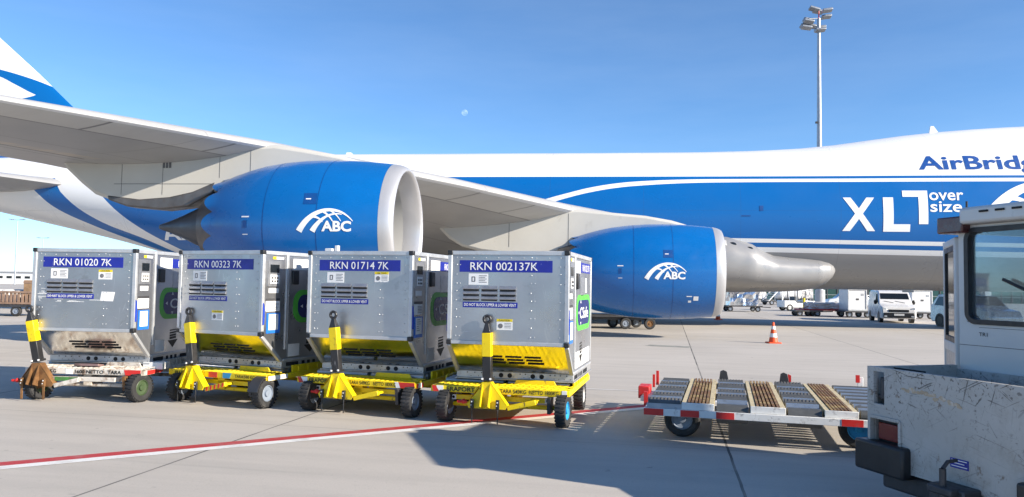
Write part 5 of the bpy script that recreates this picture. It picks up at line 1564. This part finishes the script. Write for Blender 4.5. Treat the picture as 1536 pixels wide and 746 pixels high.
# ------------------------------------------------------------------ buildings on the horizon
def long_hall():
    t = empty('long_white_hall', (-150, 262, 0))
    tag(t, 'long low white building on the far left horizon', 'building')
    MB().span((-120, 0, 0), (110, 30, 4.1)).build('wall', pm('hall_white', (0.70, 0.70, 0.70), 0.6, 0, 0.03, 0.1), t)
    MB().span((-121, -0.6, 4.1), (111, 31, 4.5)).build('roof', pm('hall_roof', (0.55, 0.56, 0.58), 0.6), t)
    w = MB()
    for k in range(72):
        w.span((-118 + k * 3.1, -0.05, 1.9), (-116.2 + k * 3.1, 0.02, 2.7))
    w.build('window_band', 'glass_dark', t)
long_hall()
def terminal():
    a = at(1040, 440, 150.0)
    t = empty('terminal_building', (a.x, 150, 0))
    tag(t, 'dark teal glazed terminal hall glimpsed beneath the jet belly', 'building')
    MB().span((-6, 0, 0), (75, 30, 7.0)).build('wall', pm('teal_glass', (0.012, 0.055, 0.055), 0.15, 0, 0.35, 0.3), t)
    m = MB()
    for k in range(40):
        m.span((-6 + k * 2.0, -0.12, 0), (-5.86 + k * 2.0, 0, 7.0))
    m.build('mullions', 'dark_grey', t)
    m = MB()
    for z in (1.1, 2.3, 3.6):
        m.span((-6, -0.08, z), (75, 0.0, z + 0.12))
    m.build('transoms', pm('transom', (0.2, 0.24, 0.24), 0.5), t)
    for x in (4, 21, 40.5, 55):
        MB().span((x, -3.0, 0), (x + 1.2, -2.0, 6.5)).build('column', pm('hall_column', (0.5, 0.5, 0.5), 0.6), t)
    MB().span((-6, -3, 6.5), (75, 0, 7.2)).build('canopy', 'dark_grey', t)
terminal()

# ------------------------------------------------------------------ vehicles and carts seen beneath the belly
M['car_white'] = pm('car_white', (0.78, 0.78, 0.78), 0.25, 0, 0.02, 2, coat=0.4)
M['car_silver'] = pm('car_silver', (0.55, 0.58, 0.62), 0.25, 0.3, 0.02, 2, coat=0.4)
M['grille'] = pm('grille_black', (0.02, 0.02, 0.022), 0.4)
M['headlight'] = pm('headlight', (0.62, 0.66, 0.70), 0.12, 0.2, 0.1, 20, coat=0.5)
def vehicle(name, loc, rz, label, cat, prof, glassprof, wd, paint, wheels, wr, group=None, van=False):
    """prof: side outline (y forward, z) of the body; front at +y. glass: side window polygons."""
    t = empty(name, loc, rz)
    tag(t, label, cat, group)
    h = wd / 2
    top = max(z for _, z in prof)
    # body: tumblehome, sides lean in above the waist
    waist = top * 0.55
    lean = lambda z: 1.0 - max(0, z - waist) / (top - waist) * 0.11
    n = len(prof)
    m = MB()
    secs = [(-1, 1), (-0.96, 1), (0.96, 1), (1, 1)]
    rings = []
    for s in (-1, -0.93, -0.5, 0, 0.5, 0.93, 1):
        e = 0.0 if abs(s) < 0.95 else 0.035
        cy = sum(p[0] for p in prof) / n; cz = top * 0.45
        rings.append([V((s * h * lean(z), cy + (y - cy) * (1 - e), cz + (z - cz) * (1 - e))) for y, z in prof])
    m.loft(rings)
    body = m.build('body', paint, t, bevel=0.03, angle=28)
    for s in (-1, 1):
        for g in glassprof['side']:
            vs = [V((s * (h * lean(z) * 1.0 + 0.006), y, z)) for y, z in g]
            vi = [V((s * (h * lean(z) * 1.0 - 0.05), y, z)) for y, z in g]
            k = len(g)
            MB().add(vs + vi, [tuple(range(k)), tuple(range(2 * k - 1, k - 1, -1))] + [(i, (i + 1) % k, k + (i + 1) % k, k + i) for i in range(k)]).build('side_window', 'glass_dark', t)
    for nm, (a, b), mg in glassprof['cross']:
        # quad across the car between profile points a (low) and b (high)
        d = V((0, b[0] - a[0], b[1] - a[1])).normalized(); no = V((0, -d.z, d.y)) if nm == 'rear_window' else V((0, d.z, -d.y))
        wa, wb = h * lean(a[1]) - mg, h * lean(b[1]) - mg
        q = [V((-wa, a[0], a[1])), V((wa, a[0], a[1])), V((wb, b[0], b[1])), V((-wb, b[0], b[1]))]
        vs = [p + no * 0.014 for p in q] + [p - no * 0.03 for p in q]
        MB().add(vs, [(0, 1, 2, 3), (7, 6, 5, 4), (0, 1, 5, 4), (1, 2, 6, 5), (2, 3, 7, 6), (3, 0, 4, 7)]).build(nm, 'glass_dark', t)
    for y in wheels:
        for s in (-1, 1):
            MB().cyl((s * (h - 0.20), y, wr), (s * (h + 0.004), y, wr), wr * 1.14, n=28).build('wheel_arch', 'grille', t)
            wheel(t, (s * (h - 0.085), y, wr), (1, 0, 0), wr, 0.19, 'rim_grey', 0, 0.62)
    return t, h
VAN = [(2.15, 0.25), (2.22, 0.45), (2.20, 0.72), (2.08, 0.92), (1.30, 1.10), (0.72, 1.72), (0.45, 1.82), (-1.9, 1.84), (-2.12, 1.72), (-2.18, 0.9), (-2.18, 0.28)]
p = ground_at(1348, 485.0)
fwd = V((-0.27, -0.96, 0)).normalized()
vt, vh = vehicle('delivery_van', (p.x - fwd.x * 2.1, p.y - fwd.y * 2.1, 0), math.atan2(-fwd.x, fwd.y), 'small white van facing the camera with dark bumper, past the jet belly', 'van', VAN,
    {'side': [[(0.60, 1.62), (1.16, 1.12), (0.30, 1.10), (0.30, 1.64)]], 'cross': [('windscreen', ((1.24, 1.13), (0.78, 1.66)), 0.10)]}, 1.80, 'car_white', (1.35, -1.40), 0.31)
MB().span((-0.80, 2.12, 0.30), (0.80, 2.27, 0.58)).build('bumper', 'grille', vt, bevel=0.05)
MB().span((-0.52, 2.14, 0.62), (0.52, 2.225, 0.76)).build('grille', 'grille', vt, bevel=0.02)
MB().span((-0.26, 2.26, 0.42), (0.26, 2.285, 0.53)).build('number_plate', 'sign_white', vt)
for s in (-1, 1):
    MB().prism([(0.55, 0.66), (0.85, 0.70), (0.85, 0.90), (0.62, 0.82)], (0, 2.02, 0), (s, 0, 0), (0, 0, 1), (0, 1, 0), 0, 0.16).build('headlight', 'headlight', vt, bevel=0.02)
    MB().ball((s * 1.0, 1.0, 1.16), 0.14, 0, 12, 8, (0.7, 0.5, 1)).build('mirror', 'grille', vt)
    MB().span((s * 0.62, 2.272, 0.34), (s * 0.76, 2.28, 0.42)).build('fog_light', 'headlight', vt)
MB().span((-0.72, -0.5, 1.84), (0.72, -0.2, 1.93)).span((-0.72, -1.6, 1.84), (0.72, -1.5, 1.90)).build('roof_bar', 'sign_white', vt, bevel=0.02)
wp = MB().tube([(-0.5, 1.28, 1.13), (0.0, 1.20, 1.22)], 0.012).tube([(0.1, 1.28, 1.13), (0.6, 1.20, 1.22)], 0.012).build('wiper', 'grille', vt)

CAR = [(2.15, 0.28), (2.2, 0.55), (2.1, 0.75), (1.2, 0.92), (0.45, 1.40), (-0.9, 1.46), (-1.75, 1.05), (-2.15, 0.95), (-2.2, 0.4), (-2.1, 0.26)]
CG = {'side': [[(0.40, 1.32), (0.98, 0.96), (-1.45, 1.0), (-0.95, 1.37)]], 'cross': [('windscreen', ((1.12, 0.95), (0.5, 1.37)), 0.08)]}
MPV = [(2.1, 0.28), (2.18, 0.6), (2.0, 0.9), (1.3, 1.02), (0.55, 1.62), (-1.6, 1.66), (-2.1, 1.1), (-2.15, 0.4), (-2.05, 0.26)]
MG = {'side': [[(0.50, 1.52), (1.05, 1.08), (0.0, 1.06), (0.0, 1.55)], [(-0.08, 1.55), (-0.08, 1.06), (-1.8, 1.1), (-1.5, 1.55)]], 'cross': [('windscreen', ((1.22, 1.06), (0.62, 1.58)), 0.08)]}
p = at(1270, 470, 84); vehicle('parked_car', (p.x, 84, 0), R(80), 'white people carrier parked in front of the teal hall, left of the cargo box', 'car', MPV, MG, 1.78, 'car_white', (1.3, -1.35), 0.31, 'parked cars beneath the jet belly')
p = at(1311, 470, 84); vehicle('parked_car', (p.x, 86, 0), R(-84), 'low white saloon car parked in front of the teal hall, left of the van', 'car', CAR, CG, 1.75, 'car_white', (1.35, -1.3), 0.30, 'parked cars beneath the jet belly')
p = at(1424, 485, 37); vehicle('parked_car', (p.x + 2.1, 38.5, 0), R(186), 'pale silver car nose half hidden behind the open tractor door', 'car', MPV, MG, 1.80, 'car_silver', (1.3, -1.35), 0.32, 'parked cars beneath the jet belly')

def cargo_cart(px, vbase, w, label, frame, rz=0.0, d=1.6, deck=0.5):
    p = ground_at(px, vbase)
    t = empty('cargo_cart', (p.x, p.y + d / 2, 0), rz)
    tag(t, label, 'cargo cart', 'low cargo carts beneath the jet belly')
    MB().span((-w / 2, -d / 2, deck - 0.10), (w / 2, d / 2, deck)).build('deck', frame, t, bevel=0.01)
    MB().cyl((w / 2, 0, deck - 0.1), (w / 2 + 0.9, 0, 0.35), 0.035, n=8).build('tow_bar', 'dark_steel', t)
    for x in (-w / 2 + 0.35, w / 2 - 0.35):
        for y in (-d / 2 + 0.15, d / 2 - 0.15):
            wheel(t, (x, y, 0.22), (0, 1, 0), 0.22, 0.15, 'rim_grey')
    return t, V((p.x, p.y + d / 2, deck))
M['foil'] = pm('silver_foil', (0.75, 0.76, 0.78), 0.22, 1.0, 0.15, 3, bump=1.0, bs=6)
def wrapped_cargo(loc, w, d, h, label, mat, rz=0.0):
    m = MB()
    nx, ny, nz = 9, 7, 8
    r2 = random.Random(int(loc[0] * 10))
    rings = []
    for k in range(nz + 1):
        z = h * k / nz
        rg = []
        pts = [(-1 + 2 * i / nx, -1) for i in range(nx)] + [(1, -1 + 2 * i / ny) for i in range(ny)] + [(1 - 2 * i / nx, 1) for i in range(nx)] + [(-1, 1 - 2 * i / ny) for i in range(ny)]
        for a, b in pts:
            e = 1 - (0.12 if k == nz else 0)
            rg.append(V((a * w / 2 * e + r2.uniform(-0.06, 0.06), b * d / 2 * e + r2.uniform(-0.06, 0.06), z + (r2.uniform(-0.05, 0.05) if k else 0))))
        rings.append(rg)
    m.loft(rings)
    o = m.build('wrapped_cargo', mat, None, smooth=False, loc=loc, rot=(0, 0, rz))
    tag(o, label, 'wrapped cargo', 'wrapped cargo loads beneath the jet belly')
    return o
_, q = cargo_cart(1117, 468, 2.9, 'cargo cart with red wheels and frame end under the silver foil load', 'dark_steel')
wrapped_cargo(q, 2.3, 1.6, 2.3, 'large load wrapped in crumpled silver foil on a cart, right of the front engine', 'foil')
M['wrap_white'] = pm('white_wrap', (0.62, 0.60, 0.58), 0.5, 0, 0.25, 1.2, dirt=0.3, dcol=(0.3, 0.25, 0.22), ds=2, bump=0.5, bs=5)
M['wrap_dark'] = pm('dark_wrap', (0.16, 0.15, 0.15), 0.5, 0, 0.4, 1.2, dirt=0.4, dcol=(0.45, 0.42, 0.4), ds=2)
_, q = cargo_cart(1086, 455, 3.0, 'far cargo cart at the front engine lip under a mixed load', 'dark_steel')
wrapped_cargo(q, 2.5, 1.6, 1.7, 'mottled netted load far away just right of the front engine lip', 'wrap_white')
_, q = cargo_cart(1139, 453, 2.6, 'far cargo cart carrying pink and white wrapped goods', 'dark_steel')
wrapped_cargo(q, 2.2, 1.6, 1.4, 'pinkish white wrapped goods far away behind the silver foil load', 'wrap_white')
_, q = cargo_cart(1243, 475, 3.6, 'red framed cargo cart with a low white load before the mast base', 'red', 0.05)
wrapped_cargo((q.x - 0.1, q.y, q.z), 2.2, 1.2, 0.45, 'low white wrapped load on the red framed cart', 'wrap_white')
p = ground_at(1215, 475)
def small_tractor(px, vb, rz, label, col, w=1.5):
    p = ground_at(px, vb)
    t = empty('baggage_tractor', (p.x, p.y + 0.8, 0), rz)
    tag(t, label, 'baggage tractor', 'small tractors beneath the jet belly')
    MB().prism([(-1.4, 0.3), (1.4, 0.3), (1.4, 0.85), (0.5, 0.95), (0.4, 0.7), (-0.3, 0.7), (-0.4, 0.9), (-1.4, 0.9)], (0, 0, 0), (1, 0, 0), (0, 0, 1), (0, 1, 0), -w / 2, w / 2).build('body', col, t, bevel=0.05)
    c = MB()
    for x in (-0.42, 0.5):
        for y in (-w / 2 + 0.05, w / 2 - 0.05):
            c.box((x, y, 1.3), (0.06, 0.06, 0.9))
    c.build('cab_posts', 'dark_grey', t)
    MB().box((0.04, 0, 1.78), (1.1, w, 0.07)).build('roof', col, t, bevel=0.02)
    MB().box((-0.25, 0, 0.95), (0.14, w * 0.7, 0.6)).box((0, 0, 0.78), (0.5, w * 0.7, 0.12)).build('seat', 'seat_grey', t, bevel=0.03)
    for x in (-0.9, 0.9):
        for s in (-1, 1):
            wheel(t, (x, s * (w / 2 - 0.08), 0.3), (0, 1, 0), 0.3, 0.2, 'rim_white')
small_tractor(1199, 467, 0.1, 'white and dark baggage tractor far beneath the belly, left of the mast base', 'car_white')
_, q = cargo_cart(1214, 475, 1.9, 'small dark empty cart hitched to the red framed cart', 'dark_steel', 0.0, 1.2, 0.42)
def stair_truck():
    p = ground_at(1171, 458)
    t = empty('passenger_stairs', (p.x, p.y, 0), R(12))
    tag(t, 'white lattice boarding stairs far beneath the jet belly', 'boarding stairs')
    fr = MB()
    for y in (0, 1.6):
        fr.tube([(-1.6, y, 0.5), (1.2, y, 3.2), (2.2, y, 3.2)], 0.06, 6).tube([(-1.6, y, 1.5), (1.2, y, 4.2), (2.2, y, 4.2)], 0.05, 6)
        fr.tube([(1.2, y, 0.4), (1.2, y, 4.2)], 0.06, 6).tube([(2.2, y, 0.4), (2.2, y, 4.2)], 0.06, 6).tube([(1.2, y, 0.5), (2.2, y, 3.2)], 0.04, 6).tube([(0.2, y, 0.4), (0.2, y, 3.2)], 0.05, 6)
    fr.build('frame', 'sign_white', t)
    st = MB()
    for k in range(12):
        st.box((-1.5 + k * 0.24, 0.8, 0.6 + k * 0.235), (0.26, 1.6, 0.05))
    st.box((1.7, 0.8, 3.2), (1.0, 1.6, 0.08))
    st.build('steps', 'sign_white', t)
    MB().box((0.3, 0.8, 0.42), (4.0, 1.6, 0.16)).build('chassis', 'dark_steel', t)
    for x in (-1.2, 1.7):
        for y in (0.0, 1.6):
            wheel(t, (x, y, 0.3), (0, 1, 0), 0.3, 0.2, 'rim_grey')
stair_truck()
def tank():
    p = ground_at(1186, 457)
    t = empty('tank_trailer', (p.x, p.y + 1, 0), 0)
    tag(t, 'white rounded tank trailer far behind the boarding stairs', 'tank trailer')
    MB().lathe([(-1.6, 0.0), (-1.6, 0.5), (-1.45, 0.78), (-1.2, 0.85), (1.2, 0.85), (1.45, 0.78), (1.6, 0.5), (1.6, 0.0)], (0, 0, 1.45), (1, 0, 0), 28).build('tank', 'car_white', t, angle=50)
    MB().box((0, 0, 0.5), (3.2, 1.4, 0.2)).build('chassis', 'dark_steel', t)
    for x in (-1, 1):
        for y in (-0.7, 0.7):
            wheel(t, (x, y, 0.3), (0, 1, 0), 0.3, 0.2, 'rim_grey')
tank()
M['uld_white'] = pm('uld_white', (0.72, 0.73, 0.74), 0.4, 0.1, 0.05, 2, dirt=0.1, dcol=(0.4, 0.4, 0.4), ds=4)
def uld(loc, w, h, d, label, rz=0.0):
    t = empty('white_cargo_box', loc, rz)
    tag(t, label, 'cargo box', 'white cargo boxes beneath the jet belly')
    MB().span((-w / 2, -d / 2, 0.06), (w / 2, d / 2, h)).build('shell', 'uld_white', t, bevel=0.03)
    r = MB()
    for x in (-w / 2, w / 2):
        r.box((x, -d / 2 - 0.01, h / 2 + 0.03), (0.07, 0.06, h - 0.06))
    r.box((0, -d / 2 - 0.012, h - 0.03), (w, 0.06, 0.07)).box((0, -d / 2 - 0.012, 0.08), (w, 0.06, 0.08))
    r.build('edge_rails', 'alu_rail', t)
    MB().span((-0.08, -d / 2 - 0.02, h * 0.50), (0.10, -d / 2, h * 0.58)).build('latch', 'dark_grey', t)
    MB().span((w * 0.2, -d / 2 - 0.012, h * 0.70), (w * 0.36, -d / 2, h * 0.80)).build('placard', 'louvre', t)
    MB().span((-w / 2 - 0.02, -d / 2 - 0.02, 0), (w / 2 + 0.02, d / 2 + 0.02, 0.06)).build('base_plate', 'alu_base', t)
_, q = cargo_cart(1289, 477, 1.9, 'low cargo cart under the white cargo box left of the van', 'dark_steel', 0.0, 1.6, 0.45)
uld((q.x - 0.1, q.y, q.z), 1.20, 1.45, 1.5, 'upright white cargo box on a cart, left of the small white van')
_, q = cargo_cart(1384, 479, 1.9, 'low cargo cart under the white cargo box right of the van', 'dark_steel', 0.0, 1.6, 0.45)
uld((q.x, q.y, q.z), 1.30, 1.45, 1.5, 'upright white cargo box on a cart, right of the small white van')
M['wrap_clear'] = pm('clear_wrap', (0.60, 0.62, 0.62), 0.3, 0.3, 0.3, 2.2, dirt=0.4, dcol=(0.25, 0.25, 0.24), ds=3, bump=0.8, bs=6)
_, q = cargo_cart(1350, 461, 5.0, 'long far cargo cart behind the small white van', 'dark_steel', 0.0, 1.8, 0.5)
wrapped_cargo((q.x + 0.6, q.y, q.z), 4.8, 1.7, 1.5, 'long load under glossy clear wrap behind the small white van', 'wrap_clear')

_, q = cargo_cart(1158, 449, 3.0, 'far cargo cart under grey netted goods between foil load and stairs', 'dark_steel')
wrapped_cargo(q, 2.6, 1.6, 1.9, 'grey netted goods far away between the foil load and the stairs', 'wrap_dark')
_, q = cargo_cart(1104, 447, 3.2, 'farthest cargo cart behind the silver foil load', 'red')
wrapped_cargo(q, 2.9, 1.6, 1.6, 'dark speckled goods far behind the silver foil load', 'wrap_dark')
_, q = cargo_cart(1259, 467, 3.4, 'empty red cargo cart standing left of the upright cargo box', 'red', 0.02)
_, q = cargo_cart(1211, 452, 2.4, 'far cargo cart with a bright white bale left of the mast base', 'dark_steel')
wrapped_cargo(q, 2.0, 1.5, 1.7, 'bright white bale on a far cart left of the mast base', 'wrap_white')
_, q = cargo_cart(1330, 456, 3.0, 'far cargo cart with pale goods between the box and the van', 'red')
wrapped_cargo(q, 2.6, 1.5, 1.0, 'pale wrapped goods far away between the cargo box and the van', 'wrap_clear')
p = ground_at(1206, 468)
yp = empty('bollard', (p.x, p.y, 0))
tag(yp, 'slim yellow bollard far beneath the belly beside the white tractor', 'bollard')
MB().cyl((0, 0, 0), (0, 0, 1.15), 0.10, 0.09, 12).build('post', 'yellow', yp)
MB().cyl((0, 0, 1.15), (0, 0, 1.22), 0.09, 0.05, 12).build('cap', 'text_black', yp)

# ------------------------------------------------------------------ wooden baggage cart at the far left
M['wood_slat'] = pm('wood_slat', (0.26, 0.17, 0.12), 0.7, 0, 0.25, 5)
M['crate_wood'] = pm('crate_wood', (0.32, 0.20, 0.11), 0.7, 0, 0.25, 4)
def slat_cart():
    p = ground_at(22, 475)
    t = empty('baggage_cart', (p.x, p.y + 0.8, 0), 0)
    tag(t, 'old wooden slatted baggage cart standing left of the leftmost container', 'baggage cart')
    x0, x1 = -2.6, 0.72
    MB().span((x0, -0.8, 0.42), (x1, 0.8, 0.54)).build('deck', 'dark_steel', t)
    for y in (-0.78, 0.78):
        sl = MB()
        x = x0 + 0.05
        while x < x1 - 0.02:
            sl.span((x, y - 0.02, 0.54), (x + 0.10, y + 0.02, 1.10))
            x += 0.175
        sl.build('slat_side', 'wood_slat', t)
        y2 = y * 0.80 / 0.78
        MB().span((x0, y2 - 0.03, 1.06), (x1, y2 + 0.03, 1.14)).build('rail', 'wood_slat', t)
        MB().span((x0, y2 - 0.03, 0.56), (x1, y2 + 0.03, 0.64)).build('rail', 'wood_slat', t)
    MB().span((x1 - 0.03, -0.75, 0.54), (x1 + 0.02, 0.75, 1.12)).build('end_board', 'wood_slat', t)
    for xx in (-2.2, 0.0):
        for y in (-0.7, 0.7):
            wheel(t, (xx, y, 0.24), (0, 1, 0), 0.24, 0.17, 'rim_grey')
    MB().cyl((x1, 0, 0.45), (x1 + 0.9, 0, 0.4), 0.04, n=8).build('tow_bar', 'dark_steel', t)
    c = empty('wooden_crate', (p.x + 0.42, p.y + 0.75, 0.54))
    tag(c, 'brown wooden crate standing on the slatted baggage cart', 'crate')
    MB().span((-0.24, -0.5, 0), (0.24, 0.5, 1.10)).build('box', 'crate_wood', c, bevel=0.01)
    b = MB()
    for z in (0.1, 0.55, 1.0):
        b.span((-0.25, -0.515, z - 0.05), (0.25, -0.5, z + 0.05))
    b.build('battens', 'wood_slat', c)
    s = MB()
    for k in range(4):
        rr = random.Random(k)
        s.box((-1.55 + 0.42 * k, 0, 0.30), (0.40, 1.2, 0.58 + rr.uniform(0, 0.16)))
    o = s.build('white_sacks', 'wrap_white', None, bevel=0.08, loc=(p.x + 0.1, p.y + 0.8, 0.545))
    tag(o, 'pile of white wrapped goods on the slatted baggage cart', 'goods', kind='stuff')
slat_cart()

# ------------------------------------------------------------------ the day moon
md = ray(697, 169).normalized() * 6000 + V((0, 0, EYE))
mm, nt, b = new_mat('moon_rock')
nt.nodes.remove(b)
vec = coords(nt, (0.05, 0.05, 0.05), rand=False)
df = nt.nodes.new('ShaderNodeBsdfDiffuse'); L(nt, mixc(nt, ramp(nt, noise(nt, vec, 1.2, 5), 0.4, 0.6), (0.03, 0.03, 0.03), (0.11, 0.11, 0.10)), df.inputs[0])
tr = nt.nodes.new('ShaderNodeBsdfTransparent')
ad = nt.nodes.new('ShaderNodeAddShader'); L(nt, df.outputs[0], ad.inputs[0]); L(nt, tr.outputs[0], ad.inputs[1])
L(nt, ad.outputs[0], [n for n in nt.nodes if n.type == 'OUTPUT_MATERIAL'][0].inputs[0])
mo = MB().ball((0, 0, 0), 24.0, 0, 32, 20).build('moon', mm, None, loc=md)
tag(mo, 'pale half moon in the blue daytime sky', 'moon')
